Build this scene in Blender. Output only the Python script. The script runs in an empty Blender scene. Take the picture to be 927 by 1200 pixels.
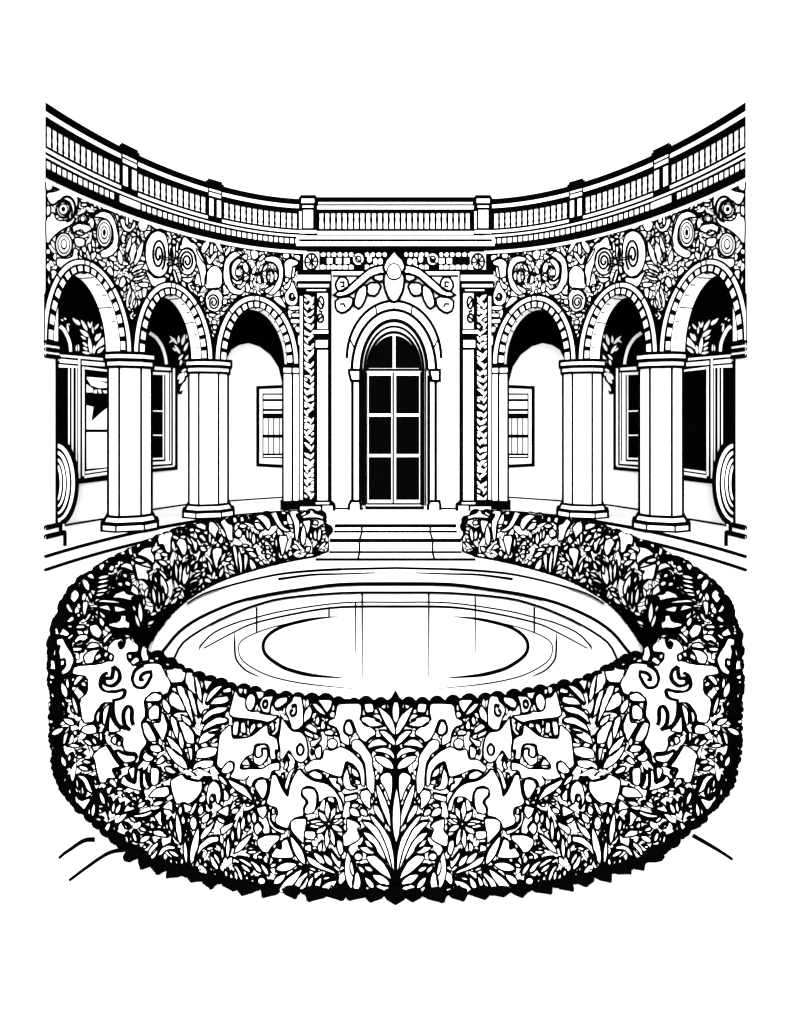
import bpy, math, random
import numpy as np
from mathutils import Vector
from mathutils.bvhtree import BVHTree
from mathutils.geometry import delaunay_2d_cdt

# ------------------------------------------------------------------ measures
F, CX, HY, EYE = 850.0, 463.5, 488.0, 2.4      # focal length and picture centre in photo pixels, eye height in metres
SC = bpy.context.scene
COL = SC.collection
random.seed(7)

# ------------------------------------------------------------------ materials
def mat(name, base, vary, rough=0.9, scale=6.0):
    m = bpy.data.materials.new(name); m.use_nodes = True
    nt = m.node_tree; b = nt.nodes['Principled BSDF']
    n = nt.nodes.new('ShaderNodeTexNoise'); n.inputs['Scale'].default_value = scale
    r = nt.nodes.new('ShaderNodeValToRGB')
    r.color_ramp.elements[0].color = (*[c * (1 - vary) for c in base], 1)
    r.color_ramp.elements[1].color = (*base, 1)
    nt.links.new(n.outputs['Fac'], r.inputs['Fac'])
    nt.links.new(r.outputs['Color'], b.inputs['Base Color'])
    b.inputs['Roughness'].default_value = rough
    b.inputs['Specular IOR Level'].default_value = 0.0
    return m
WHITE = mat('white_stone', (.82, .82, .82), .05)
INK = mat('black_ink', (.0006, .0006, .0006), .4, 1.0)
LEAF = mat('white_leaf', (.82, .82, .82), .06)
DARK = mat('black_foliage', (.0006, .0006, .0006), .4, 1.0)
GLASS = mat('black_pane', (.0006, .0006, .0006), .3, 1.0)
PAPER = mat('white_ground', (.82, .82, .82), .03, scale=.4)
WATER = mat('white_water', (.82, .82, .82), .02, .6)
MATS = [WHITE, INK, LEAF, DARK, GLASS, PAPER, WATER]
W_, K_, L_, D_, G_, P_, A_ = range(7)

# ------------------------------------------------------------------ 2-D helpers (outlines)
def arr(t):
    v = [float(x) for x in t.replace(',', ' ').split()]
    return list(zip(v[0::2], v[1::2]))
def soften(p, k=.22, n=1):
    for _ in range(n):
        q = []
        for i in range(len(p)):
            a, b = p[i], p[(i + 1) % len(p)]
            q.append((a[0] + (b[0] - a[0]) * k, a[1] + (b[1] - a[1]) * k))
            q.append((a[0] + (b[0] - a[0]) * (1 - k), a[1] + (b[1] - a[1]) * (1 - k)))
        p = q
    return p
def leafpoly(x0, y0, x1, y1, w, bend=0.0, n=7):
    dx, dy = x1 - x0, y1 - y0
    L = math.hypot(dx, dy) or 1; nx, ny = -dy / L, dx / L
    a, b = [], []
    for i in range(n + 1):
        t = i / n
        h = w * .5 * math.sin(math.pi * t ** .85) ** .85 if 0 < i < n else 0
        c = bend * L * math.sin(math.pi * t)
        px, py = x0 + dx * t + nx * c, y0 + dy * t + ny * c
        a.append((px + nx * h, py + ny * h)); b.append((px - nx * h, py - ny * h))
    return a + b[-2:0:-1]
def ell(cx, cy, rx, ry, n=14, a0=0, a1=360):
    full = a1 - a0 >= 360
    k = n if full else n + 1
    return [(cx + rx * math.cos(math.radians(a0 + (a1 - a0) * i / n)), cy + ry * math.sin(math.radians(a0 + (a1 - a0) * i / n))) for i in range(k)]
def catmull(p, sub=4):
    if len(p) < 3: return p
    q = [p[0]] + list(p) + [p[-1]]; out = []
    for i in range(1, len(q) - 2):
        a, b, c, d = q[i - 1], q[i], q[i + 1], q[i + 2]
        for j in range(sub):
            t = j / sub
            out.append(tuple(.5 * (2 * b[k] + (c[k] - a[k]) * t + (2 * a[k] - 5 * b[k] + 4 * c[k] - d[k]) * t * t + (3 * b[k] - a[k] - 3 * c[k] + d[k]) * t ** 3) for k in (0, 1)))
    out.append(p[-1]); return out
def split_long(p, step, closed=False):
    out = []; n = len(p)
    for i in range(n if closed else n - 1):
        a, b = p[i], p[(i + 1) % n]
        k = max(1, int(math.ceil(math.hypot(b[0] - a[0], b[1] - a[1]) / step)))
        for j in range(k): out.append((a[0] + (b[0] - a[0]) * j / k, a[1] + (b[1] - a[1]) * j / k))
    if not closed: out.append(p[-1])
    return out
def offset_pair(p, w0, w1, closed=False):
    n = len(p); A, B = [], []
    for i in range(n):
        a = p[i - 1] if (i > 0 or closed) else p[i]
        c = p[(i + 1) % n] if (i < n - 1 or closed) else p[i]
        b = p[i]
        d1 = (b[0] - a[0], b[1] - a[1]); d2 = (c[0] - b[0], c[1] - b[1])
        l1 = math.hypot(*d1); l2 = math.hypot(*d2)
        if l1 < 1e-9: d1, l1 = d2, l2
        if l2 < 1e-9: d2, l2 = d1, l1
        n1 = (-d1[1] / (l1 or 1), d1[0] / (l1 or 1)); n2 = (-d2[1] / (l2 or 1), d2[0] / (l2 or 1))
        m = (n1[0] + n2[0], n1[1] + n2[1]); lm = math.hypot(*m) or 1
        m = (m[0] / lm, m[1] / lm); dot = max(.5, m[0] * n1[0] + m[1] * n1[1])
        t = i / max(1, n - 1); h = (w0 + (w1 - w0) * t) * .5 / dot
        A.append((b[0] + m[0] * h, b[1] + m[1] * h)); B.append((b[0] - m[0] * h, b[1] - m[1] * h))
    return A, B
def grow(p, k):                                # outline moved out (k > 0) or in by k photo pixels
    A, B = offset_pair(p, 2 * abs(k), 2 * abs(k), True)
    ar = lambda q: abs(sum(q[i - 1][0] * q[i][1] - q[i][0] * q[i - 1][1] for i in range(len(q))))
    return (A if (ar(A) > ar(B)) == (k > 0) else B)
def inside(x, y, p):
    r = False; j = len(p) - 1
    for i in range(len(p)):
        if (p[i][1] > y) != (p[j][1] > y) and x < (p[j][0] - p[i][0]) * (y - p[i][1]) / (p[j][1] - p[i][1]) + p[i][0]: r = not r
        j = i
    return r
def triangulate(p, grid=0):
    pts = [Vector(q) for q in p]; n = len(pts)
    if grid:
        x0 = min(q[0] for q in p); x1 = max(q[0] for q in p); y0 = min(q[1] for q in p); y1 = max(q[1] for q in p)
        gx = x0 + grid * .5
        while gx < x1:
            gy = y0 + grid * .5
            while gy < y1:
                if inside(gx, gy, p): pts.append(Vector((gx, gy)))
                gy += grid
            gx += grid
    v, e, f, *_ = delaunay_2d_cdt(pts, [(i, (i + 1) % n) for i in range(n)], [], 0, 1e-4)
    fs = []
    for t in f:
        cx = sum(v[i].x for i in t) / len(t); cy = sum(v[i].y for i in t) / len(t)
        if inside(cx, cy, p): fs.append(tuple(t))
    return [(q.x, q.y) for q in v], fs

# ------------------------------------------------------------------ mesh builder
class MB:
    def __init__(s): s.v = []; s.f = []; s.m = []
    def add(s, vs, fs, m):
        b = len(s.v); s.v += [tuple(x) for x in vs]
        s.f += [tuple(i + b for i in f) for f in fs]; s.m += [m] * len(fs)
    def hexa(s, a, m):      # a = 8 corners: bottom four then top four, same order
        s.add(a, [(0, 1, 2, 3), (4, 5, 6, 7), (0, 1, 5, 4), (1, 2, 6, 5), (2, 3, 7, 6), (3, 0, 4, 7)], m)
    def box(s, x0, x1, y0, y1, z0, z1, m):
        s.hexa([(x0, y0, z0), (x1, y0, z0), (x1, y1, z0), (x0, y1, z0), (x0, y0, z1), (x1, y0, z1), (x1, y1, z1), (x0, y1, z1)], m)
    def tube(s, p, r, m=K_, n=6, closed=False):
        p = [Vector(q) for q in p]; N = len(p); rings = []; r *= 1.3
        for i in range(N):
            a = p[i - 1] if (i or closed) else p[i]; c = p[(i + 1) % N] if (i < N - 1 or closed) else p[i]
            t = (c - a).normalized(); up = Vector((0, 0, 1)) if abs(t.z) < .9 else Vector((0, 1, 0))
            u = t.cross(up).normalized(); w = t.cross(u)
            rings.append([p[i] + (u * math.cos(6.28318 * k / n) + w * math.sin(6.28318 * k / n)) * r for k in range(n)])
        vs = [q for R in rings for q in R]; fs = []
        for i in range(N if closed else N - 1):
            j = (i + 1) % N
            for k in range(n): fs.append((i * n + k, i * n + (k + 1) % n, j * n + (k + 1) % n, j * n + k))
        if not closed: fs += [tuple(range(n)), tuple(range((N - 1) * n, N * n))]
        s.add(vs, fs, m)
    def plate(s, M, p, o0, o1, m=W_, side=None, grid=0, step=0):
        """solid plate: outline p laid on the surface M, from depth o0 to o1 above it"""
        if step: p = split_long(p, step, True)
        v, f = triangulate(p, grid)
        if not f: return
        s.add([M(x, y, o1) for x, y in v], f, m)
        n = len(p)
        s.add([M(x, y, o1) for x, y in p] + [M(x, y, o0) for x, y in p], [(i, (i + 1) % n, n + (i + 1) % n, n + i) for i in range(n)], m if side is None else side)
    def line(s, M, p, w, o=.006, m=K_, closed=False, step=0, w1=None, o0=-.01, taper=False):
        """flat raised strip of width w (photo pixels) along p"""
        if step: p = split_long(p, step, closed)
        w1 = w if w1 is None else w1
        A, B = offset_pair(p, w * 1.1 + .45, w1 * 1.1 + .45, closed); n = len(p)
        if taper:                              # a pen stroke: thin at both ends
            for i in range(n):
                k = min(1, .12 + 2.2 * math.sin(math.pi * i / (n - 1)))
                A[i] = tuple(p[i][j] + (A[i][j] - p[i][j]) * k for j in (0, 1)); B[i] = tuple(p[i][j] + (B[i][j] - p[i][j]) * k for j in (0, 1))
        vs = [M(x, y, o) for x, y in A] + [M(x, y, o) for x, y in B] + [M(x, y, o0) for x, y in A] + [M(x, y, o0) for x, y in B]
        fs = []
        for i in range(n if closed else n - 1):
            j = (i + 1) % n
            fs += [(i, j, n + j, n + i), (i, j, 2 * n + j, 2 * n + i), (n + i, n + j, 3 * n + j, 3 * n + i)]
        if not closed: fs += [(0, n, 3 * n, 2 * n), (n - 1, 2 * n - 1, 4 * n - 1, 3 * n - 1)]
        s.add(vs, fs, m)
    def panel(s, M, p, o0, o1, lw, m=W_, step=0):
        s.plate(M, p, o0, o1, m, K_, 0, step); s.line(M, p, lw, o1 + .006, K_, True, step, o0=o1 - .01)
    def ball(s, c, r, m=D_, sq=1.0, nu=7, nv=5):
        vs = [(c[0], c[1], c[2] + r * sq)]
        for j in range(1, nv):
            a = math.pi * j / nv
            for i in range(nu):
                b = 2 * math.pi * (i + .5 * (j % 2)) / nu
                vs.append((c[0] + r * math.sin(a) * math.cos(b), c[1] + r * math.sin(a) * math.sin(b), c[2] + r * sq * math.cos(a)))
        vs.append((c[0], c[1], c[2] - r * sq)); fs = []
        for i in range(nu):
            fs.append((0, 1 + i, 1 + (i + 1) % nu))
            for j in range(nv - 2):
                a = 1 + j * nu; fs.append((a + i, a + nu + i, a + nu + (i + 1) % nu, a + (i + 1) % nu))
            a = 1 + (nv - 2) * nu; fs.append((len(vs) - 1, a + (i + 1) % nu, a + i))
        s.add(vs, fs, m)
    def build(s, name, parent=None, label=None, kind=None):
        me = bpy.data.meshes.new(name); base = None
        vs = s.v
        l = Vector((0, 0, 0)); q = parent
        while q is not None: l += q.location; q = q.parent
        if l.length:
            vs = [(x - l.x, y - l.y, z - l.z) for x, y, z in vs]
        me.from_pydata(vs, [], s.f)
        used = sorted(set(s.m)); idx = {u: i for i, u in enumerate(used)}
        for u in used: me.materials.append(MATS[u])
        me.polygons.foreach_set('material_index', [idx[x] for x in s.m]); me.update()
        o = bpy.data.objects.new(name, me); COL.objects.link(o)
        if parent is not None: o.parent = parent
        if label: o['label'] = label
        if kind: o['kind'] = kind
        return o
def thing(name, label, cat, group=None, loc=(0, 0, 0)):
    o = bpy.data.objects.new(name, None); COL.objects.link(o); o.location = loc
    o.empty_display_size = .2
    o['label'] = label; o['category'] = cat
    if group: o['group'] = group
    return o

# ------------------------------------------------------------------ surfaces of the place
def Yd(d):                      # plan of the curved front: distance for each bearing
    return 16.0 / (1 + .435 * (max(0.0, d - 100) / 310) ** 1.82)
def _pt(d): y = Yd(d); return Vector((d / F * y, y))
def _nrm(d):
    t = _pt(d + 1) - _pt(d - 1); n = Vector((-t.y, t.x)).normalized()
    return n if n.dot(_pt(d)) < 0 else -n
_fc = {}
def fplan(d, off):              # point of the curved front set off towards the court, on the same bearing
    k = (round(d, 3), round(off, 4))
    if k in _fc: return _fc[k]
    e = d
    for _ in range(8):
        q = _pt(e) + _nrm(e) * off
        e += d - q.x / q.y * F
    q = _pt(e) + _nrm(e) * off
    _fc[k] = q; return q
def facade(s):
    def M(d, z, off): q = fplan(d, off); return Vector((s * q.x, q.y, z + EYE))
    return M
def facade_back(s, dmax):       # square offset behind the front (reveals of the openings), stopped at the end of the wing
    def M(d, z, off):
        q = _pt(d) + _nrm(d) * off
        if q.x / q.y * F > dmax: q = fplan(dmax, off)
        return Vector((s * q.x, q.y, z + EYE))
    return M
def facade_px(s):               # same wall, addressed by photo pixels of the left half
    def M(px, py, off):
        d = CX - px; z = (HY - py) / F * Yd(d); q = fplan(d, off)
        return Vector((s * q.x, q.y, z + EYE))
    return M
def plane(Y, s=-1):
    def M(px, py, off): return Vector((-s * (px - CX) / F * Y, Y - off, EYE + (HY - py) / F * Y))
    return M
BW = [(90, 18.6), (138, 18.2), (198, 17.45), (248, 16.7), (289, 15.75), (337, 14.5), (394, 13.45), (420, 13.0)]
def Yb(d):
    for (a, ya), (b, yb) in zip(BW, BW[1:]):
        if d <= b: return ya + (yb - ya) * (d - a) / (b - a)
    return BW[-1][1]
def backwall(s):
    def M(px, py, off):
        d = CX - px; Y = Yb(d); k = (Y - off) / Y
        return Vector((s * d / F * Y * k, Y * k, EYE + (HY - py) / F * Y))
    return M
def floor_at(z):
    def M(px, py, off):
        Y = -z * F / (py - HY); return Vector(((px - CX) / F * Y, Y, EYE + z + off))
    return M
def flip(M): return lambda x, y, o: (lambda v: Vector((-v.x, v.y, v.z)))(M(x, y, o))
# ------------------------------------------------------------------ setting
ZT = -2.05                                     # terrace level, measured from the eye
def build_ground():
    b = MB(); R = 2500
    b.add([(-R, -R, 0), (R, -R, 0), (R, R, 0), (-R, R, 0)], [(0, 1, 2, 3)], P_)
    b.build('ground', kind='structure')
    b = MB(); G = floor_at(-2.4)
    for t, w0, w1 in (("69 1006.4 75 1001 83 995.6 91 990 98 986 104.5 984.6 111 984.8", 2, 4.2), ("81 1032.7 93 1023.5 104.7 1015 116 1007 126 1001 135 998 144.6 997", 2, 3.4), ("858.6 1008 845 999 830 990 812 979.7", 2, 3.6)):
        b.line(G, catmull(arr(t), 3), w0, .006, w1=w1, o0=.001)
    b.build('path_edge', kind='structure')
build_ground()

def build_terrace():
    b = MB(); N = 60; ds = [94 + (410.5 - 94) * i / N for i in range(N + 1)]
    for s in (-1, 1):
        M = facade(s); B = backwall(s)
        fr = [M(d, ZT, .34 - .02) for d in ds]
        bk = []
        for d in ds:
            Y = Yb(d) + .25; bk.append(Vector((s * d / F * Y, Y, EYE + ZT)))
        for i in range(N):
            b.add([fr[i], fr[i + 1], bk[i + 1], bk[i]], [(0, 1, 2, 3)], W_)
            lo = [Vector((q.x, q.y, 0)) for q in (fr[i], fr[i + 1])]
            b.add([fr[i], fr[i + 1], lo[1], lo[0]], [(0, 1, 2, 3)], W_)
            for z, r in ((ZT - .005, .03), (ZT - .2, .03)):
                b.tube([Vector((q.x, q.y, EYE + z)) for q in (fr[i], fr[i + 1])], r * (fr[i].y / 13) * .85, K_)
        b.add([fr[-1], bk[-1], (bk[-1].x, bk[-1].y, 0), (fr[-1].x, fr[-1].y, 0)], [(0, 1, 2, 3)], W_)
    # landing before the door
    b.box(-1.9, 1.9, 15.2, 18.9, 0, EYE + ZT + .002, W_)
    b.box(-1.14, 1.14, 13.6, 15.2, 0, EYE + ZT + .002, W_)
    b.tube([(-1.14, 13.6, EYE + ZT), (1.14, 13.6, EYE + ZT)], .027, K_)
    b.build('terrace', kind='structure')
build_terrace()

def build_steps():
    t = thing('entrance_steps', 'low white steps in front of the glazed door, leading down to the pool', 'steps', loc=(0, 12.7, 0))
    b = MB(); b.box(-1.148, 1.148, 12.69, 13.58, .004, EYE - 2.17, W_)
    for z in (EYE - 2.17,): b.tube([(-1.15, 12.69, z), (1.15, 12.69, z)], .027)
    b.tube([(-1.15, 13.575, EYE - 2.165), (1.15, 13.575, EYE - 2.165)], .025)
    for x in (-.63, .65):
        b.box(x - .018, x + .018, 12.684, 13.58, EYE - 2.17, EYE - 2.164, K_); b.box(x - .018, x + .018, 12.682, 12.69, .01, EYE - 2.17, K_)
        b.box(x - .018, x + .018, 13.575, 13.59, EYE - 2.165, EYE - 2.05, K_)
    b.tube([(-1.15, 12.685, .02), (1.15, 12.685, .02)], .024)
    b.build('step', t)
    b = MB(); b.box(-1.33, 1.33, 12.08, 12.684, .004, .012, W_)
    for x in (-.63, .65): b.box(x - .018, x + .018, 12.09, 12.68, .01, .017, K_)
    b.tube([(-1.33, 12.08, .008), (1.33, 12.08, .008)], .026)
    b.build('paving_slab', t)
build_steps()

def build_pool():
    t = thing('round_pool', 'round pool with stepped white rim and inked ripples and reflections inside the hedge', 'pool', loc=(0, 8.4, 0))
    b = MB(); n = 96
    def E(a, bb, z, cy=8.45): return [(a * math.cos(6.28318 * i / n), cy + bb * math.sin(6.28318 * i / n), z) for i in range(n)]
    rings = [E(2.62, 3.42, .006), E(2.62, 3.42, .03), E(2.1, 2.75, .03, 8.2), E(2.1, 2.75, .004, 8.2)]
    vs = [q for r in rings for q in r]
    b.add(vs, [(k * n + i, k * n + (i + 1) % n, (k + 1) * n + (i + 1) % n, (k + 1) * n + i) for k in range(3) for i in range(n)], W_)
    G = floor_at(-2.37)
    L = ["400 667.2 360 669.5 321.8 674 275 684.8 239 696 219 707.7", "463.5 684.2 400 685 354.7 690.7 314.8 697 274.9 706.7 235 723.7 209.8 741 193.8 760 187 768",
         "463.5 694.5 400 695 334.7 700.7 300.8 709 274.9 718.7 245 733 215 753 203.8 773"]
    W = [(2.0, 1.2), (2.6, 2.6), (1.5, 1.8)]
    for s in (0, 1):
        for t_, w in zip(L, W):
            b.line(flip(G) if s else G, catmull(arr(t_), 3), w[0] * 1.25, .004, w1=w[1] * 1.1, o0=.001)
        b.line(flip(G) if s else G, arr("463.5 665.8 400 667.2"), 2, .004, o0=.001)
        b.line(flip(G) if s else G, catmull(arr("440 671.5 400 672.8 365 673.8 326 679"), 3), .8, .004, w1=2.6, o0=.001)
    b.build('rim', t)
    b = MB(); vs = E(2.09, 2.74, .014, 8.2); b.add(vs, [tuple(range(n))], A_)
    o = b.build('water', t)
    b = MB(); G = floor_at(-2.386)
    L = [("463.5 706 400 706.7 334.7 715.7 300.8 723.7 274.9 730.7 245 746 219.8 779", 1.1, 1.4), ("463.5 711 400 711.7 354.7 717.7 300.8 729.7 274.9 740.6 238.7 760", 2.4, .9),
         ("350.7 727.7 322 734.5 300.8 741.6 284.5 750 279.5 759.6 285 775 309.8 790 337.8 798 369.7 803 414.6 807.3", .9, .9),
         ("275 740 275.6 768 281 779 290 787 304.8 793.6", 2, 1), ("395.6 722.7 364.7 726 332.7 733.8 315 744 308.4 755.6 312 768 327.8 780 341.8 786 365.7 791.6 401.6 794.6", 3, 3.6)]
    for s in (0, 1):
        for t_, w0, w1 in L: b.line(flip(G) if s else G, catmull(arr(t_), 4), w0, .004, w1=w1, o0=-.004, taper=not t_.startswith('463'))
        for t_, w0, w1 in (("424.5 695 424.5 794", 1.8, .4), ("300.8 712 300.8 742", 1.8, 1.6)): b.line(flip(G) if s else G, split_long(arr(t_), 8), w0, .005, w1=w1, o0=-.004)
    for t_, w0, w1 in (("416.6 706 416.6 765", 1.4, .4), ("557 700 557 765", 1.6, .4), ("385.6 714.7 385.6 723", 1.6, 1.6)): b.line(G, split_long(arr(t_), 8), w0, .005, w1=w1, o0=-.004)  # the upright strokes are reflections drawn in ink on the water
    b.build('ripple_and_reflection', o)
build_pool()

# ------------------------------------------------------------------ the two curved arcades
ZS, ZC = 1.14, 2.585                           # arch spring and outer crown
ARCHES = [(361.5, 52.0), (260.5, 46.0), (162.5, 48.5)]
TH = .32
def arch_z(d, k):                              # height of the opening (inset k photo pixels) at bearing d; None on a pier
    for c, w in ARCHES:
        a = w - k; x = (d - c) / a
        if abs(x) < 1: return ZS + (ZC - ZS - k * Yd(c) / F) * math.sqrt(1 - x * x)
    return None
def band(b, M, d0, d1, z0, z1, o0, o1, m, n=70):
    ds = [d0 + (d1 - d0) * i / n for i in range(n + 1)]; vs = []
    for d in ds: vs += [M(d, z0, o1), M(d, z1, o1), M(d, z1, o0), M(d, z0, o0)]
    fs = []
    for i in range(n):
        for k in range(4): fs.append((4 * i + k, 4 * i + (k + 1) % 4, 4 * i + 4 + (k + 1) % 4, 4 * i + 4 + k))
    fs += [(0, 1, 2, 3), tuple(4 * n + k for k in range(4))]
    b.add(vs, fs, m)
def fbox(b, M, d0, d1, z0, z1, o0, o1, m):
    b.hexa([M(d0, z0, o0), M(d1, z0, o0), M(d1, z0, o1), M(d0, z0, o1), M(d0, z1, o0), M(d1, z1, o0), M(d1, z1, o1), M(d0, z1, o1)], m)
def octagon(c, ang, h, z0, z1, cut=.5):
    pts = []
    for x, y in ((-cut, -1), (cut, -1), (1, -cut), (1, cut), (cut, 1), (-cut, 1), (-1, cut), (-1, -cut)):
        x *= h; y *= h
        pts.append((c.x + x * math.cos(ang) - y * math.sin(ang), c.y + x * math.sin(ang) + y * math.cos(ang)))
    return [(x, y, z0 + EYE) for x, y in pts], [(x, y, z1 + EYE) for x, y in pts]
def drum(b, c, ang, h, z0, z1, r, h1=None, inner=0, vert=0):
    lo, _ = octagon(c, ang, h, z0, z1); _, hi = octagon(c, ang, h if h1 is None else h1, z0, z1)
    b.add(lo + hi, [(i, (i + 1) % 8, 8 + (i + 1) % 8, 8 + i) for i in range(8)] + [tuple(range(8)), tuple(range(8, 16))], W_)
    b.tube(lo, r, K_, 6, True); b.tube(hi, r, K_, 6, True)
    for i in range(8):
        q = r * .9 if i in (2, 3, 6, 7) else inner
        if q and (vert or i in (2, 3, 6, 7)): b.tube([lo[i], hi[i]], q, K_)

# relief of the frieze: traced in two 185-pixel squares of the wall, x y in fifths of a pixel
Z5 = 927 / 185.0
K1 = """22 190 85 180 120 155 165 155 198 185 205 240 195 300 172 328 180 290 165 240 130 222 95 225 70 250 50 250 35 230|22 340 60 300 75 340 100 355 150 350 192 330 170 370 110 400 60 440 25 490 22 410
20 100 60 120 55 165 22 175|85 150 105 140 105 155 80 157|25 265 45 265 42 320 25 320|225 195 250 195 250 210 225 215|225 225 265 228 262 240 225 238|230 250 258 250 258 262 230 262
300 230 312 240 318 270 300 262|325 235 350 280 335 283 318 250|230 310 260 320 270 345 240 350|215 325 230 335 228 352 212 345|170 390 215 365 275 380 285 400 245 420 200 400 175 425|195 420 225 403 245 425 225 432
185 450 245 455 245 495 200 500|210 540 225 515 235 575 215 570|85 570 140 575 180 560 185 510 210 525 215 560 265 575 270 590 190 600 110 625 85 610|245 575 247 540 258 560|265 490 285 480 282 550|285 540 300 500 315 550 290 585|290 450 305 480 310 520 295 530
345 265 395 285 390 295 350 280|400 265 480 280 455 325 440 300|455 345 475 335 490 390 520 400 530 370 540 350 545 380 510 415 475 400|490 325 502 330 500 372 488 370|515 300 530 320 525 365 505 350
300 325 350 295 400 310 425 360 440 430 455 480 420 540 370 565 345 560 340 530 390 510 420 470 415 390 385 340 340 325|560 360 590 350 620 370 600 410 570 400|555 400 570 420 560 440|600 410 640 410 610 450 600 440|590 335 640 345 620 355|645 365 690 390 680 400 640 380
325 580 350 590 370 600 360 620 340 605|375 640 395 615 410 640 415 670 400 665|420 610 448 625 440 638 420 630|460 690 475 675 490 705 470 740 450 730|470 750 490 725 485 765|490 680 512 700 505 715|560 715 620 710 615 740 570 730|585 745 612 742 605 790 590 800|550 890 540 910 530 905|560 810 575 820 565 850|415 685 430 690 425 700
605 560 610 480 640 425 680 408 720 430 735 490 738 590 725 650 690 675 655 665 622 625|605 640 620 655 660 690 725 680 715 710 660 735 640 720 625 680|750 395 775 420 760 435|780 430 800 415 800 435|765 455 785 480 765 485|745 490 755 490 752 545 740 540|765 500 778 500 772 580 762 570|735 598 758 598 758 608 735 608|790 600 812 600 812 612 790 612|740 650 750 610 762 615 752 655|765 640 775 640 800 710 785 710|745 680 760 672 765 695 748 700
22 520 40 515 45 540 25 545|22 570 38 575 30 590|50 640 75 640 85 665 70 680 45 700|30 690 45 650 48 700 35 740|22 725 30 715 30 740"""
K1L = "515 600 540 475 44|480 480 470 430 24|462 605 448 520 26|508 590 495 540 18|487 580 520 432 22|540 610 590 468 30|522 648 592 605 26|530 662 588 636 20|540 676 600 655 18|530 695 605 672 18|497 860 515 735 24|522 865 532 758 34|540 860 548 800 24|690 560 745 575 10"
K2 = """55 200 75 135 110 165 150 190 185 260 207 330 200 420 185 430 175 350 150 280 140 230 100 205 60 215|105 150 140 150 158 170 125 172|180 240 185 190 225 155 225 190 200 230|205 240 225 310 270 250 270 230 245 250 235 280|235 185 248 180 245 245 230 240|250 155 275 155 310 235 290 225|300 170 325 165 320 190|320 235 350 190 350 220 325 255|285 255 310 250 310 280 290 290
205 440 205 370 235 320 270 310 300 350 300 420 270 450 240 440|205 500 230 460 275 445 302 480 302 540 270 580 220 565|310 370 320 280 360 235 410 225 420 240 380 260 345 300 345 390 370 440 410 460 430 430 440 445 410 480 360 470 325 430|350 300 390 265 415 280 380 320 375 370 405 395 430 385 410 420 370 410 350 360
555 265 600 255 640 270 660 330 655 390 640 440 600 480 560 470 555 450 600 430 635 380 635 320 605 285 560 280|520 340 530 310 570 300 560 330 535 345|580 320 605 350 600 400 585 410 590 360|610 340 630 370 615 410|510 375 530 365 545 400 525 415 510 400|550 460 590 425 610 425 570 470|520 455 545 460 540 472
470 230 490 218 515 235 510 260 485 275|415 260 450 240 445 280 420 290|515 275 545 245 555 255 530 280|550 225 568 230 560 245|380 212 430 225 425 245 400 235|670 290 700 270 745 285 745 300 715 310 705 380 690 375 675 370 670 330|660 240 695 240 690 265 665 262|720 250 760 250 755 282|718 318 730 320 722 375 712 375|672 385 690 380 690 400 675 405|665 430 690 415 710 380 695 440 670 445
670 480 700 440 715 400 730 440 745 480 740 530 710 545 680 525|690 548 755 548 755 565 700 568|710 592 755 590 755 608 712 608|705 622 755 625 755 645 708 645|732 668 755 668 755 700 738 695|748 720 760 720 760 780 750 770|600 500 640 490 680 560 640 535|645 465 660 460 655 485
300 440 320 420 345 470 310 480|305 510 330 508 328 532 305 535|305 560 345 545 330 560 308 578|355 485 390 485 380 500 355 500|225 590 265 595 255 608 230 605|245 630 268 632 268 652 246 650|250 662 270 662 268 680 252 680|250 692 264 692 262 705 252 705|175 490 190 500 186 520 174 515|145 425 165 422 165 460 150 455|65 385 120 385 140 370 110 410 80 400|160 340 182 440 140 420|120 425 145 440 130 445
2 125 30 115 40 140 15 150|8 158 28 155 30 180 10 180|35 110 50 115 55 140 42 145|5 200 12 250 2 260|38 170 45 180 40 225 30 220|12 340 22 340 42 410 32 412|0 370 15 380 15 405 0 405|8 280 8 260 18 270|40 265 55 270 50 280"""
K2L = "448 350 432 285 26|452 362 410 372 12|460 372 425 398 16|455 465 448 412 26|482 358 502 308 18|478 440 470 400 14|495 470 495 450 14|150 210 200 300 8"
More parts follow.
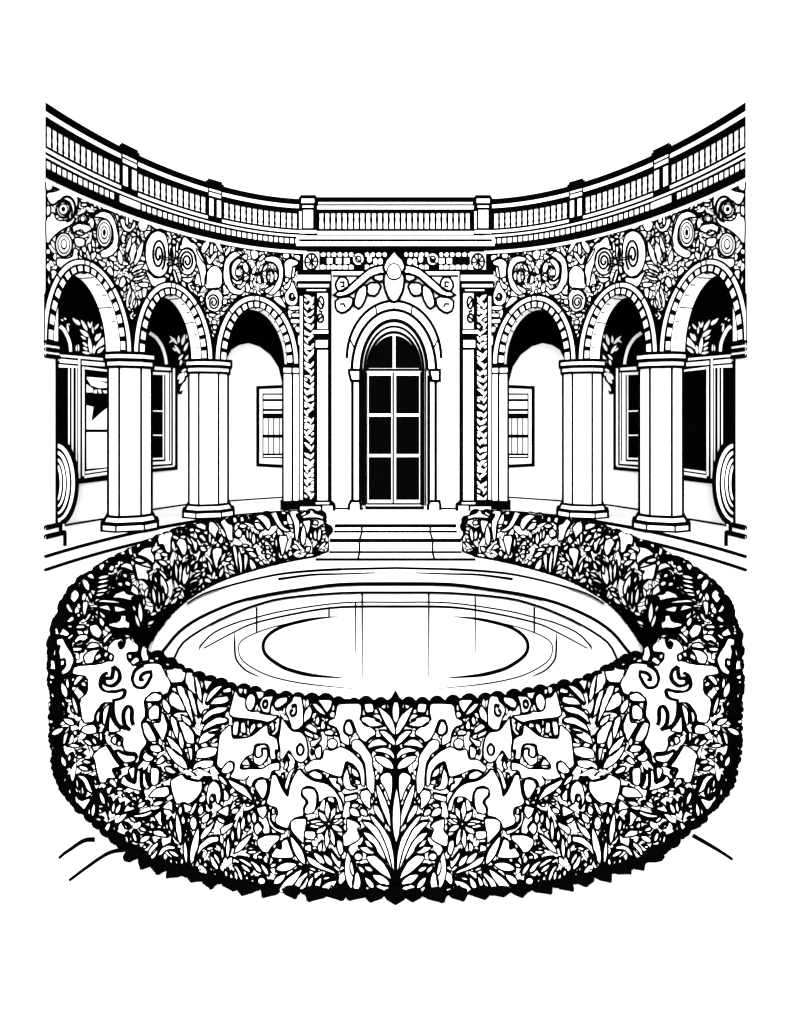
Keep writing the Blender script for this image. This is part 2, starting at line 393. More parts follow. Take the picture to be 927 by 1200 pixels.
def build_frieze(s, par):
    b = MB(); M = facade_px(s); O = np.zeros((460, 360), bool)
    def cells(p):
        x0, x1, y0, y1 = int(min(q[0] for q in p)), int(max(q[0] for q in p)) + 1, int(min(q[1] for q in p)), int(max(q[1] for q in p)) + 1
        return [(x, y) for x in range(max(x0, 0), min(x1, 359) + 1) for y in range(y0, y1 + 1) if inside(x, y, p)]
    def occ(p):
        for x, y in cells(p): O[y, x] = True
    for ox, oy, polys, leaves in ((50, 190, K1, K1L), (200, 250, K2, K2L)):
        T = lambda p: [(ox + x / Z5, oy + y / Z5) for x, y in p]
        for t in polys.replace('\n', '|').split('|'):
            p = grow(soften(T(arr(t)), .2), .8)
            p = [(max(x, 53.2), y) for x, y in p]; occ(p); b.line(M, p, 1.35, .041, K_, True, o0=.02)
            b.plate(M, p, -.02, .035, W_, K_)
        for t in leaves.split('|'):
            x0, y0, x1, y1, w = arr(t + ' 0')[0] + arr(t + ' 0')[1] + (arr(t + ' 0')[2][0],)
            p = grow(T(leafpoly(x0, y0, x1, y1, w)), .6); occ(p); b.line(M, p, 1.1, .043, K_, True, o0=.02)
            b.plate(M, p, -.02, .035, W_, K_)
    Q1 = lambda x, y: (50 + x / Z5, 190 + y / Z5); Q2 = lambda x, y: (200 + x / Z5, 250 + y / Z5)
    def ringset(c, Q, rr):                     # rosettes: discs one on another
        x, y = Q(*c); o = .035
        for i, (rx, ry) in enumerate(rr):
            occ(ell(x, y, rx / Z5, ry / Z5, 20))
            if i == 0: b.line(M, ell(x, y, rx / Z5, ry / Z5, 20), 1.5, .044, K_, True, o0=.0)
            b.plate(M, ell(x, y, rx / Z5, ry / Z5, 20), -.02, o + .008 * i, W_ if i % 2 == 0 else K_, K_)
    ringset((125, 490), Q1, [(50, 70), (38, 56), (31, 47), (20, 32), (13, 22)])
    ringset((362, 422), Q1, [(46, 82), (37, 66), (30, 56), (22, 40), (16, 30), (10, 20)])
    ringset((122, 285), Q1, [(40, 46), (30, 36), (22, 26), (12, 14)])
    ringset((235, 340), Q1, [(26, 28), (18, 20), (10, 12)])
    ringset((97, 285), Q2, [(54, 80)])
    def spiral(c, Q, rx, ry, turns, w, a0=0, flipx=1):
        x, y = Q(*c); p = []
        n = int(turns * 16)
        for i in range(n + 1):
            a = math.radians(a0) + flipx * 6.28318 * i / 16; k = 1 - .82 * i / n
            p.append((x + rx / Z5 * k * math.cos(a), y + ry / Z5 * k * math.sin(a)))
        b.line(M, p, w, .043, K_, o0=.03)
    spiral((680, 550), Q1, 42, 100, 2.2, 2.2, 60, -1)
    spiral((252, 525), Q2, 36, 48, 2.2, 1.8, 200, 1)
    spiral((712, 490), Q2, 22, 28, 1.8, 1.8, 0, 1)
    spiral((97, 285), Q2, 42, 66, 2.3, 2.0, 120, 1)
    spiral((400, 345), Q2, 70, 100, 1.5, 2.2, 40, -1)
    spiral((590, 365), Q2, 62, 92, 1.6, 2.2, 150, 1)
    spiral((138, 272), Q1, 62, 84, 1.7, 2.4, 90, -1)
    for Q, t_ in ((Q1, "20 95 60 130 110 140 160 140 200 175 212 240 200 310"), (Q1, "300 320 350 285 410 300 440 360 448 440 440 500"), (Q1, "600 560 600 470 640 412 700 400 740 440"), (Q2, "60 195 80 140 150 180 195 260 212 330 208 420"), (Q2, "310 470 302 380 312 290 350 235 410 215"),
                 (Q2, "555 256 610 245 655 270 670 340 662 400 640 460"), (Q2, "205 560 198 500 225 450 280 440"), (Q1, "190 445 175 380 220 355 280 370"), (Q1, "480 470 500 430 530 415 560 440 575 480"), (Q2, "665 330 665 290 700 262 750 278")):
        b.line(M, [Q(*q) for q in catmull(arr(t_), 4)], 1.3, .045, K_, o0=.0)
    rnd = random.Random(21); LV = np.zeros((460, 360), np.int8)
    for L0, tries, any_ in ((13, 700, True), (10, 3000, False), (7, 5000, False), (5, 6000, False)):
        for _ in range(tries):                 # leaves that fill the ground, tucked one under another
            x, y = rnd.uniform(55, 350), rnd.uniform(208, 400)
            if O[int(y), int(x)] or (LV[int(y), int(x)] and not any_): continue
            a = rnd.uniform(0, 6.28); L = L0 * rnd.uniform(.8, 1.3); w = L * rnd.uniform(.28, .45)
            p = leafpoly(x - L / 2 * math.cos(a), y - L / 2 * math.sin(a), x + L / 2 * math.cos(a), y + L / 2 * math.sin(a), w, rnd.uniform(-.12, .12))
            if any(not (54 < q[0] < 351) for q in p): continue
            if any((HY - q[1]) / F * Yd(CX - q[0]) > 3.57 or ((arch_z(CX - q[0], -3) or 1.2) > (HY - q[1]) / F * Yd(CX - q[0])) for q in p): continue
            cs = cells(p); big = cells(grow(p, 1))
            if not cs or sum(O[yy, xx] for xx, yy in cs) > .5 * len(cs): continue
            lv = max(LV[yy, xx] for xx, yy in big) + 1
            if lv > 3: continue
            for xx, yy in big: LV[yy, xx] = lv
            h = .002 + lv * .008
            b.plate(M, grow(p, 1.15), -.02, h, K_, K_); b.plate(M, p, h - .003, h + .004, W_, W_)
    b.build('frieze_relief', par)

def build_wing(s):
    side = 'left' if s < 0 else 'right'
    t = thing('arcade_wing', 'curved arcade of three arches under scrolled relief and balustrade, %s of the glazed door' % side, 'arcade', 'curved arcade wings', loc=(s * 4.2, 14.2, EYE + ZT))
    DE = 410.5
    M, MB_, B = facade(s), facade_back(s, DE), backwall(s)
    # wall with its three openings
    b = MB(); KI = 13.5; ds = []
    for c, w in reversed(ARCHES):
        a = w - KI
        ds += [c - a * math.cos(math.pi * i / 44) for i in range(45)]
    ds = sorted(set([104, 108] + ds + [DE])); ds = [d for d in ds if d <= DE]
    for d0, d1 in zip(ds, ds[1:]):
        m = (d0 + d1) / 2; pier = arch_z(m, KI) is None
        lo = [ZS if pier else (arch_z(d, KI) or ZS) for d in (d0, d1)]
        f = [M(d0, lo[0], 0), M(d1, lo[1], 0), M(d1, 3.66, 0), M(d0, 3.66, 0)]
        g = [MB_(d0, lo[0], -TH), MB_(d1, lo[1], -TH), MB_(d1, 3.66, -TH), MB_(d0, 3.66, -TH)]
        b.add(f, [(0, 1, 2, 3)], K_); b.add(g, [(0, 1, 2, 3)], W_)
        b.add([f[0], f[1], g[1], g[0]], [(0, 1, 2, 3)], W_)
    b.add([M(DE, 3.66, 0), M(DE, 3.66, -TH), M(DE, 1.9, -TH), M(DE, 1.9, 0)], [(0, 1, 2, 3)], W_)
    # joints of the arch soffits
    for c, w in ARCHES:
        for i in range(1, 14):
            th = math.pi * i / 14; a = w - KI; d = c - a * math.cos(th)
            if d > DE: continue
            zz = ZS + (ZC - ZS - KI * Yd(c) / F) * math.sin(th)
            b.tube([MB_(d, zz - .004, -.02), MB_(d, zz - .004, -TH * (.35 if i % 3 else .95))], .009)
    b.build('wall', t)
    # moulded arches
    for c, w in ARCHES:
        b = MB(); Yc = Yd(c)
        def ring(k, th): return (c - (w - k) * math.cos(th), ZS + (ZC - ZS - k * Yc / F) * math.sin(th))
        n = 40
        def sweep(k0, k1, o0, o1, m, t0=0.0, t1=math.pi, n=40):
            vs = []; 
            for i in range(n + 1):
                th = t0 + (t1 - t0) * i / n
                for k, o in ((k0, o1), (k1, o1), (k1, o0), (k0, o0)):
                    d, z = ring(k, th); vs.append(M(min(d, DE), z, o))
            fs = [(4 * i + k, 4 * i + (k + 1) % 4, 4 * i + 4 + (k + 1) % 4, 4 * i + 4 + k) for i in range(n) for k in range(4)] + [(0, 1, 2, 3), (4 * n, 4 * n + 1, 4 * n + 2, 4 * n + 3)]
            b.add(vs, fs, m)
        sweep(-2.0, 13.5, -.03, .045, K_)
        cuts = [0, .9, 1.5, 1.62, 2.3, math.pi]
        for a0, a1 in zip(cuts, cuts[1:]): sweep(.6, 4.4, .03, .06, W_, a0 + .02, a1 - .02, 16)
        nb = 17
        for i in range(nb):
            th = math.pi * (i + .5) / nb; q = math.pi / nb * .3
            if c + (w - 10) * abs(math.cos(th)) > DE and math.cos(th) < 0: continue
            sweep(7.2, 12.2, .03, .065, W_, th - q, th + q, 2)
        arc_ = [MB_(c - (w - KI) * math.cos(math.pi * i / 40), ZS + (ZC - ZS - KI * Yc / F) * math.sin(math.pi * i / 40), -TH) for i in range(41) if c - (w - KI) * math.cos(math.pi * i / 40) < DE]
        b.tube(arc_, .016, K_, 5)
        b.build('archivolt', t)
    build_frieze(s, t)
    # cornice
    b = MB()
    band(b, M, 104, DE, 3.645, 3.79, -.02, .06, K_); band(b, M, 104, DE, 3.585, 3.65, -.02, .045, W_)
    band(b, M, 104, DE, 3.79, 3.90, -.02, .04, K_); band(b, M, 104, DE, 3.9, 3.94, -.02, .075, K_)
    band(b, M, 104, DE, 3.94, 3.97, -.02, .095, W_); band(b, M, 104, DE, 3.97, 4.012, -.02, .09, K_)
    d = 107.0
    while d < DE - 3:
        k = 6.2
        if not (300 < d < 324): fbox(b, M, d, d + 3.9, 3.795, 3.888, .03, .085, W_)
        d += k
    fbox(b, M, 300, 323, 3.79, 3.895, .03, .09, W_)
    b.build('cornice', t)
    # balustrade
    bal = MB(); band(bal, M, 104, DE, 4.01, 4.025, -.1, .083, K_); band(bal, M, 104, DE, 4.025, 4.075, -.1, .085, W_); band(bal, M, 104, DE, 4.075, 4.13, -.1, .07, K_); band(bal, M, 104, DE, 4.13, 4.46, -.12, -.06, K_)
    bo = bal.build('balustrade', t)
    r = MB()
    band(r, M, 104, DE, 4.455, 4.57, -.1, .07, K_); band(r, M, 104, DE, 4.57, 4.64, -.1, .08, W_); band(r, M, 104, DE, 4.635, 4.665, -.1, .075, K_); band(r, M, 104, DE, 4.665, 4.765, -.1, .1, K_)
    r.build('handrail', bo)
    d = 116.0
    while d < DE - 4:
        if not any(abs(d + 2 - p) < 10.5 for p in (211.5, 311.5)):
            b = MB()
            z = [4.13, 4.165, 4.19, 4.27, 4.36, 4.42, 4.455]; h = [2.2, 2.2, 1.5, 2.15, 1.75, 2.1, 2.1]
            o = [.03, .03, .015, .03, .02, .03, .03]
            vs = []
            for zz, hh, oo in zip(z, h, o): vs += [M(d + 2 - hh, zz, -.04), M(d + 2 + hh, zz, -.04), M(d + 2 + hh, zz, oo), M(d + 2 - hh, zz, oo)]
            fs = [(4 * i + k, 4 * i + (k + 1) % 4, 4 * i + 4 + (k + 1) % 4, 4 * i + 4 + k) for i in range(6) for k in range(4)] + [(0, 1, 2, 3), (24, 25, 26, 27)]
            b.add(vs, fs, W_); b.build('baluster', bo)
        d += 6.7
    for p in (211.5, 311.5):
        b = MB(); w = 8.5 if p < 250 else 10
        fbox(b, M, p - w, p + w, 4.0, 4.68, -.14, .1, K_)
        for q in (-.55, .5): fbox(b, M, p + w * q - w * .26, p + w * q + w * .26, 4.1, 4.44, .09, .112, W_)
        fbox(b, M, p - w * .8, p + w * .8, 4.5, 4.56, .09, .115, W_)
        fbox(b, M, p - w * .8, p + w * .8, 4.6, 4.63, .09, .12, W_)
        fbox(b, M, p - w - 2, p + w + 2, 4.66, 4.79, -.18, .13, K_); fbox(b, M, p - w, p + w, 4.79, 4.84, -.16, .11, K_)
        b.build('post', bo)
    # columns
    for d0 in (311, 219):
        p = fplan(d0, -.1); c = Vector((s * p.x, p.y)); ang = -s * math.atan2(d0, F)
        k = c.y / 13.1; k = 1 + (k - 1) * .35
        col = MB(); drum(col, c, ang, .365 * k, -1.79, .9, .024, inner=.017, vert=1); co = col.build('column', t)
        b = MB(); drum(b, c, ang, .395 * k, .885, 1.0, .024); drum(b, c, ang, .425 * k, 1.01, 1.13, .026); b.build('capital', co)
        b = MB(); drum(b, c, ang, .44 * k, -1.9, -1.79, .022, .385 * k); drum(b, c, ang, .47 * k, -2.045, -1.91, .026, vert=1, inner=.014); b.build('base', co)
    # half column against the entrance front
    b = MB()
    for a0, a1 in ((112.5, 120), (121.5, 131.5)): fbox(b, M, a0, a1, -1.85, .93, -.2, -.02, W_)
    for d in (112, 120.8, 132): fbox(b, M, d - 1.3, d + 1.3, -1.85, .95, -.22, -.005, K_)
    hc = b.build('half_column', t)
    b = MB(); fbox(b, M, 110.5, 134, .93, 1.15, -.24, .0, K_)
    for a0, a1 in ((113, 120), (122.5, 131)): fbox(b, M, a0, a1, .97, 1.06, -.02, .015, W_)
    b.build('capital', hc)
    b = MB(); fbox(b, M, 110, 135, -2.045, -1.85, -.24, .04, K_); b.build('base', hc)
    # pilaster that ends the wing
    b = MB(); fbox(b, M, 397.5, DE, -2.04, .93, -.42, .0, W_)
    for d in (397.5,): b.tube([M(d, -2.04, .0), M(d, .93, .0)], .022)
    for z in (-1.72, -1.82): pass
    ep = b.build('end_pilaster', t)
    b = MB(); fbox(b, M, 394, DE, .93, 1.13, -.44, .03, W_)
    for z, r in ((1.14, .035), (1.03, .03), (.93, .03)): b.tube([M(394, z, .03), M(DE - .5, z, .03)], r)
    b.build('capital', ep)
    b = MB(); fbox(b, M, 393, DE, -1.82, -1.7, -.44, .05, W_); fbox(b, M, 388, DE, -2.045, -1.82, -.46, .09, W_)
    for z, d, o in ((-1.7, 393, .05), (-1.83, 388, .09), ): b.tube([M(d, z, o), M(DE - .5, z, o)], .033)
    b.tube([M(393, -1.7, .05), M(393, -1.82, .05)], .03); b.tube([M(388, -1.82, .09), M(388, -2.04, .09)], .03)
    b.build('base', ep)
    # gallery: rear wall, ceiling with its shade put in as black, windows
    b = MB(); N = 60
    dd = [92 + (396 - 92) * i / N for i in range(N + 1)]
    def bp(d, z, off): Y = Yb(d) - off; return Vector((s * d / F * Y, Y, EYE + z))
    for a, c2 in zip(dd, dd[1:]):
        b.hexa([bp(a, ZT, 0), bp(c2, ZT, 0), bp(c2, ZT, -.25), bp(a, ZT, -.25), bp(a, 2.95, 0), bp(c2, 2.95, 0), bp(c2, 2.95, -.25), bp(a, 2.95, -.25)], W_)
        b.tube([bp(a, ZT + .01, .02), bp(c2, ZT + .01, .02)], .022)
    b.build('rear_wall', t)
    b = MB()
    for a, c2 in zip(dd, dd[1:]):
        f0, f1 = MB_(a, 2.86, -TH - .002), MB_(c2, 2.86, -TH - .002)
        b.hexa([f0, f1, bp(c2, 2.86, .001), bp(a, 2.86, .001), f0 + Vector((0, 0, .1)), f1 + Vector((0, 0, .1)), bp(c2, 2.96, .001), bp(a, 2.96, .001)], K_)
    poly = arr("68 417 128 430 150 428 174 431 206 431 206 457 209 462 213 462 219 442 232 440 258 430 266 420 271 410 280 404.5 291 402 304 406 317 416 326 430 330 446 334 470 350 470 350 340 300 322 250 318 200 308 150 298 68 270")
    b.plate(B, poly, .002, .05, K_, K_, 14, 10)  # black plate painted as the shade on the upper rear wall
    b.build('vault_shade', t)
    # windows of the rear wall
    def win(polys_white, polys_black, outer, name='window', extra=None):
        w = MB(); w.plate(B, arr(outer), .0, .05, W_, K_, 7, 7); w.line(B, arr(outer), 3.2, .056, K_, True, 7, o0=.04)
        wo = w.build(name, t)
        fr = MB()
        for p in polys_white.split('|'): fr.plate(B, arr(p), .05, .11, W_, K_, 9, 9)
        g = MB()
        for p in polys_black.split('|'): g.plate(B, arr(p), .03, .066, G_, G_, 7, 7)
        g.build('pane', wo); fr.build('frame', wo)
    R = lambda x0, y0, x1, y1: f"{x0} {y0} {x1} {y0} {x1} {y1} {x0} {y1}"
    win('|'.join([R(309, 463, 338, 467.5), R(309, 470.5, 338, 479), R(309, 482, 338, 484.5)] + [R(x, y0, x + 4.8, y1) for x in (309, 315.2, 321.6, 328, 333.5) for y0, y1 in ((490.5, 509), (513, 531))] + [R(309, 533.5, 338, 535)]),
        R(307.5, 461, 340, 537), "302.2 454.3 346 452.5 346 547 302.2 544.6")
    win('|'.join(["166 480.5 191 481.2 191 482.6 166 482", "166 509 191 509.2 191 510.6 166 510.5", "190.8 440 192.3 440 192.3 538 190.8 538", "178 440 179 440 179 538 178 538", "168 536.5 192 536 192 538 168 538.6",
                  "194 438 198 438 198 541 194 541", "199.5 437 200.6 437 200.6 543 199.5 543", "203 432 205 432 205 545 203 545", "168 429 200 431.5 200 434.5 168 433", "168 436 198 437 198 440 168 439", "168 541.5 200 540 200 543 168 545"]),
        "168 430 202.5 432 202.5 545 168 548", "168 427 206.4 431 206.4 548.5 168 552")
    if s < 0:
        wh = ["102 442 127 444 127 447.5 103 446", "101.5 443.5 110 445.5 127 450 127 454.5 116 455 107 452", "101.5 450.5 109 456 109 460 101.5 460", "110 458 113.5 456.5 113.5 461 110 461", "115 457 118 457 119 461 116 461", "120.5 458 127 458 127 461 122 461",
              "101.5 475 109.5 477 107 494 118 484 127 477 127 503 101.5 503", "101.5 506.5 127 506.5 127 547 101.5 549"]
    else: wh = []
    wh += ["96.5 430 99 430 99 557 96.5 557.5", "100 430.5 127 434 127 436 100 433", "91.7 419 94 419 94 560 91.7 560", "89 430 90.4 430 90.4 540 89 540", "84 431 86 431 86 532 84 531", "80 432 81.6 432 81.6 525 80 524",
           "100 552 127 548.5 127 550.5 100 554.5", "99 556.5 127 552.5 127 555.5 99 559.8", "70 416 122.5 420.5 122.5 423 70 418.6", "70 421 91 423 91 427 70 425.5", "96 423.3 122.5 425.6 122.5 429.6 96 427.8", "69 427.5 91 429.3 91 431.5 69 431"]
    win('|'.join(wh), "67.6 416 127.6 420 127.6 559 92 563.5 67.6 565", "67.6 415 128 419 128 560.5 92 564.8 67.6 566")
    return t
WINGS = [build_wing(-1), build_wing(1)]
# ------------------------------------------------------------------ entrance front with the door
def build_pavilion():
    t = thing('entrance_pavilion', 'flat white entrance front with the tall arched glass door between two carved pilasters', 'building', loc=(0, 16.2, EYE + ZT))
    Y = 16.0; M = plane(Y)
    R = lambda x0, y0, x1, y1: [(x0, y0), (x1, y0), (x1, y1), (x0, y1)]
    C2 = 927.0
    mir = lambda p: [(C2 - x, y) for x, y in p]
    zb = HY + 2.05 * F / Y
    b = MB(); p = R(350.5, 291, 576.5, zb)
    b.plate(M, p, -.5, 0, W_)
    b.plate(M, R(352, 293.5, 575, 318.5), -.01, .008, K_)
    b.plate(M, R(351, 318.5, 576, 323), -.01, .02, W_, K_); b.line(M, [(390, 323.5), (537, 323.5)], 1.8, .02)
    b.line(M, [(394, zb - .6), (426, zb - .6)], 2.6, .03); b.line(M, [(500, zb - .6), (533, zb - .6)], 2.6, .03)
    b.build('wall', t)
    b = MB()                                   # frieze with squares and rosettes
    rr = random.Random(2)
    for x0, x1 in ((376, 412), (428, 450), (474, 500), (515, 551)):
        x = x0
        while x < x1:
            w = rr.uniform(3.5, 6)
            b.plate(M, [(x, 297 + rr.random()), (x + w * .6, 296), (x + w, 298), (x + w * .8, 301), (x + .6, 300.6)], 0, .03, W_, K_)
            b.plate(M, [(x, 311.2), (x + w * .5, 310.6), (x + w, 312), (x + w, 315.4), (x, 315.8)], 0, .03, W_, K_); x += w + 1.6
    for x in (383.5, 394, 403.5, 524 - .5, 514.5, 504.5): b.plate(M, R(x, 303, x + 6, 309), 0, .03, W_, K_)
    b.build('frieze', t)
    for x in (358, 553):
        b = MB(); b.plate(M, R(x - 2, 295.5, x + 16, 316), 0, .02, W_, K_)
        b.line(M, ell(x + 7, 307, 7.5, 9.5, 14), 2, .026, K_, True)
        for u, v, q, r_ in ((2, 300, 12, 314), (12, 300, 4, 312), (0, 308, 14, 306), (7, 298, 8, 315)): b.line(M, [(x + u, v), (x + q, r_)], 1.6, .026)
        b.build('corner_panel', t)
    for x in (420, 507):
        b = MB(); b.plate(M, ell(x, 304, 6, 6.5, 12), 0, .03, W_, K_); b.line(M, ell(x, 304, 3.2, 3.6, 10), 1.6, .036, K_, True); b.line(M, [(x - 5, 300), (x + 4, 309)], 1.4, .036); b.build('rosette', t)
    b = MB()
    for x in (440, 446, 480, 486, 433, 493): b.plate(M, ell(x, 304 if x % 2 else 307, 2.6, 4, 8), 0, .03, W_, K_)
    b.build('bead', t, kind=None)
    b = MB()                                   # cornice
    for y0, y1, o, m in ((289.5, 294.5, .1, K_), (284.8, 289.5, .13, W_), (281.5, 284.8, .1, K_), (278, 281.5, .12, W_), (276, 278, .09, K_)):
        b.plate(M, R(348.5, y0, 578.5, y1), -.3, o, m)
    b.build('cornice', t)
    b = MB(); b.plate(M, R(352, 272.5, 575, 276), -.25, .11, W_); b.plate(M, R(352, 269, 575, 272.5), -.25, .08, K_); b.plate(M, R(352, 249, 575, 269.5), -.25, -.12, K_)
    bo = b.build('balustrade', t)
    b = MB(); b.plate(M, R(364, 246.5, 563, 250), -.25, .08, K_); b.plate(M, R(364, 242.8, 563, 246.5), -.25, .1, W_); b.plate(M, R(364, 240.5, 563, 243), -.25, .09, K_)
    b.plate(M, R(364, 238.4, 563, 240.5), -.25, .1, W_); b.plate(M, R(364, 232.8, 563, 238.4), -.3, .12, K_)
    b.build('handrail', bo)
    x = 374.5; i = 0
    while x < 551:
        b = MB(); w = 4.3
        b.plate(M, [(x, 250), (x + w, 250), (x + w, 252), (x + w - .5, 257), (x + w, 263), (x + w, 268.6), (x, 268.6), (x, 263), (x + .5, 257), (x, 252)], -.12, .0, W_, K_); b.build('baluster', bo)
        x += 6.86
    for x0 in (351, 554.5):
        b = MB(); b.plate(M, R(x0, 234, x0 + 21.5, 276.5), -.35, .13, K_)
        b.plate(M, R(x0 + 5.5, 248.5, x0 + 16.5, 269), .1, .15, W_, K_); b.plate(M, R(x0 + .8, 250, x0 + 3, 270), .1, .145, W_, K_)
        b.plate(M, R(x0 + 1, 272, x0 + 20.5, 275.2), .1, .15, W_, K_)
        b.plate(M, R(x0 + 3.5, 235.5, x0 + 18, 240), .1, .155, W_, K_); b.plate(M, R(x0 + 4.5, 243.5, x0 + 17, 245.3), .1, .15, W_, K_)
        b.plate(M, [(x0 - 1.5, 241.5), (x0 - 1, 235), (x0 + 2, 230), (x0 + 19.5, 230), (x0 + 22.5, 235), (x0 + 23, 241.5)], -.4, .1, K_)
        b.build('post', bo)
    rnd = random.Random(5)
    for f in (lambda p: p, mir):               # pilasters
        P = lambda b, p, o0, o1, m=W_, sd=K_, g=0: b.plate(M, f(p), o0, o1, m, sd, g)
        b = MB(); P(b, R(371, 345, 387.5, 587), 0, .16); b.line(M, f([(371.2, 345), (371.2, 587)]), 3, .17); b.line(M, f([(386.8, 345), (386.8, 587)]), 3.2, .17)
        P(b, R(369, 386.5, 388, 399), .0, .19, K_); P(b, R(368.5, 388.5, 385.5, 392), .1, .215); P(b, R(371, 396, 384.5, 399.5), .1, .2, K_)
        P(b, R(371.5, 400, 384.5, 408), .1, .2); P(b, R(371, 408, 385, 411), .1, .18, K_)
        b.line(M, f(split_long(ell(377, 356, 3.4, 7, 12), 9, True)), 2, .17, K_, True); b.line(M, f([(374.5, 352), (379, 360)]), 1.6, .17); b.line(M, f(ell(376.5, 374, 3.6, 5, 10)), 2, .17, K_, True); b.line(M, f([(378.8, 372), (374, 376)]), 2, .17); b.line(M, f([(374, 365), (379, 367)]), 2, .17)
        po = b.build('pilaster', t)
        b = MB(); P(b, R(349.5, 319, 389, 345), 0, .2, K_); P(b, R(350, 325, 388, 331.3), .1, .25); P(b, R(351.5, 335.5, 386.5, 338.5), .1, .24); P(b, R(361, 341.5, 383, 342.7), .1, .22)
        b.build('capital', po)
        b = MB(); P(b, [(352, 585), (387.5, 585), (393.5, 590), (394, 612), (352, 612)], 0, .28, K_); P(b, R(372, 587, 387, 588.6), .1, .3); P(b, R(380, 591, 391, 599), .1, .31); P(b, R(384.5, 602.5, 391, 610), .1, .31); P(b, R(354, 592, 377, 600), .1, .3)
        b.build('base', po)
        b = MB(); P(b, R(355.5, 345, 371, 587), 0, .06, K_); P(b, R(350, 322, 356, 587), 0, .05, K_); P(b, R(352.2, 348, 355, 585), .04, .075)
        y = 350.0; k = 0
        while y < 583:                         # climbing leaves
            sg = rnd.choice((1, -1)); cx = 362.8; k += 1
            L = rnd.uniform(6.5, 9.5)
            P(b, leafpoly(cx - sg * 3.5, y + 4.5, cx + sg * 5.6, y - L * rnd.uniform(.1, .5), rnd.uniform(2.6, 4.6), rnd.uniform(-.2, .2)), .05, .09)
            P(b, leafpoly(cx - sg * 1.5, y + 6, cx - sg * 5.6, y - 1.5, rnd.uniform(2, 3)), .05, .09)
            if rnd.random() < .6: P(b, [(cx + sg * 2, y + 2.6), (cx + sg * 5.4, y + .6), (cx + sg * 5.2, y + 3.4), (cx + sg * 3, y + 4.6)], .05, .09)
            y += rnd.uniform(6.8, 9)
        b.build('carved_strip', po)
    # cartouche over the door
    T = lambda s_: [(345 + x / 3.8625, 220 + y / 3.8625) for x, y in arr(s_)]
    cm = lambda p: [(2 * 462.3 - x, y) for x, y in p]
    b = MB()
    for f in (lambda p: p, cm):
        for q in ("190 485 240 465 300 410 350 370 412 358 408 388 350 395 300 440 250 480 205 492", "193 440 210 412 235 418 242 450 215 468 200 462", "193 510 262 500 255 540 220 565 195 552", "275 530 290 470 325 445 320 500 295 546", "335 440 388 440 370 487 335 482", "358 410 400 395 395 425"):
            p = soften(f(T(q)), .22); b.plate(M, grow(p, 1.7), 0, .09, W_, K_); b.line(M, grow(p, 1.7), 2.2, .1, K_, True, o0=.05)
        b.line(M, f(T("205 432 225 430 225 450 210 452")), 1.8, .1); b.line(M, f(T("205 530 225 528 232 545")), 1.8, .1); b.line(M, f(T("255 465 300 470")), 2, .02)
    p = soften(T("404 420 408 398 420 380 480 380 494 398 499 420 492 470 470 514 450 524 428 508 410 466"), .22)
    b.plate(M, p, 0, .13, W_, K_); b.line(M, p, 2.6, .14, K_, True, o0=.05)
    p = soften(T("452 290 470 315 490 332 502 365 488 392 412 392 402 365 416 332 432 315"), .15)
    b.plate(M, p, 0, .15, W_, K_); b.line(M, p, 2.6, .16, K_, True, o0=.05)
    p = soften(T("450 350 470 356 484 385 480 412 450 424 424 412 418 385 430 356"), .22); b.plate(M, p, 0, .17, W_, K_); b.line(M, p, 1.2, .178, K_, True, o0=.1)
    b.plate(M, T("440 525 465 525 458 545 445 545"), 0, .12, W_, K_)
    b.build('cartouche', t)
    # door case: rings of stone round the head, jambs, capitals and bases
    DX = 461.7
    def arc(rx, ry, cy, n=28, a0=180, a1=360): return [(DX + rx * math.cos(math.radians(a0 + (a1 - a0) * i / n)), cy + ry * math.sin(math.radians(a0 + (a1 - a0) * i / n))) for i in range(n + 1)]
    def ringpoly(r1, r0): return r1 + r0[::-1]
    b = MB(); cy = 420
    b.plate(M, ringpoly(arc(55, 67, cy), arc(49, 57, 434)), 0, .06, W_, K_); b.line(M, arc(55, 67, cy), 2.8, .07, o0=.0)
    for a in (200, 247, 293, 340): b.line(M, [(DX + 55 * math.cos(math.radians(a)), cy + 67 * math.sin(math.radians(a))), (DX + 49.5 * math.cos(math.radians(a)), 428 + 59 * math.sin(math.radians(a)))], 1.4, .07)
    b.plate(M, ringpoly(arc(49, 70, 434), arc(39, 58, 434)), 0, .1, W_, K_); b.line(M, arc(49, 70, 434), 3, .11, o0=.0); b.line(M, arc(38.5, 58, 434), 3.4, .11, o0=.0)
    b.plate(M, ringpoly(arc(37.5, 56, 434), arc(33, 48.5, 434)), -.02, .05, W_, K_); b.line(M, arc(34.4, 51, 434), 2.4, .06, o0=.0); b.line(M, arc(31, 44.5, 434), 2.6, .06, o0=.0)
    b.plate(M, [(414, 440), (421.5, 440), (421.5, 587), (414, 587)], 0, .08, W_, K_); b.plate(M, [(503, 440), (509.6, 440), (509.6, 587), (503, 587)], 0, .08, W_, K_)
    for x in (413.3, 422.2, 502.4, 510.3): b.line(M, [(x, 440), (x, 588)], 2.8, .09, o0=.0)
    for x in (427.5, 495.5): b.line(M, [(x, 432), (x, 592)], 2.8, .07, o0=.0)
    for x in (424.8, 498.6): b.line(M, [(x, 432), (x, 592)], 1, .07, o0=.0)
    for x0, x1 in ((408.5, 422.5), (502.4, 515)):
        b.panel(M, [(x0 + 1, 434), (x1, 434), (x1, 437.5), (x1, 446.5), (x0 + 3.4, 446.5), (x0 + 1, 437.5)], 0, .12, 2.6)
    for x0, x1 in ((409.5, 423), (501.5, 515.5)):
        b.panel(M, [(x0 + 2, 586.5), (x1 - 1, 586.5), (x1, 591), (x1, 598.5), (x0, 598.5), (x0, 591)], 0, .13, 2.6)
    b.build('door_surround', t)
    # the door itself: black panes, white bars
    b = MB()
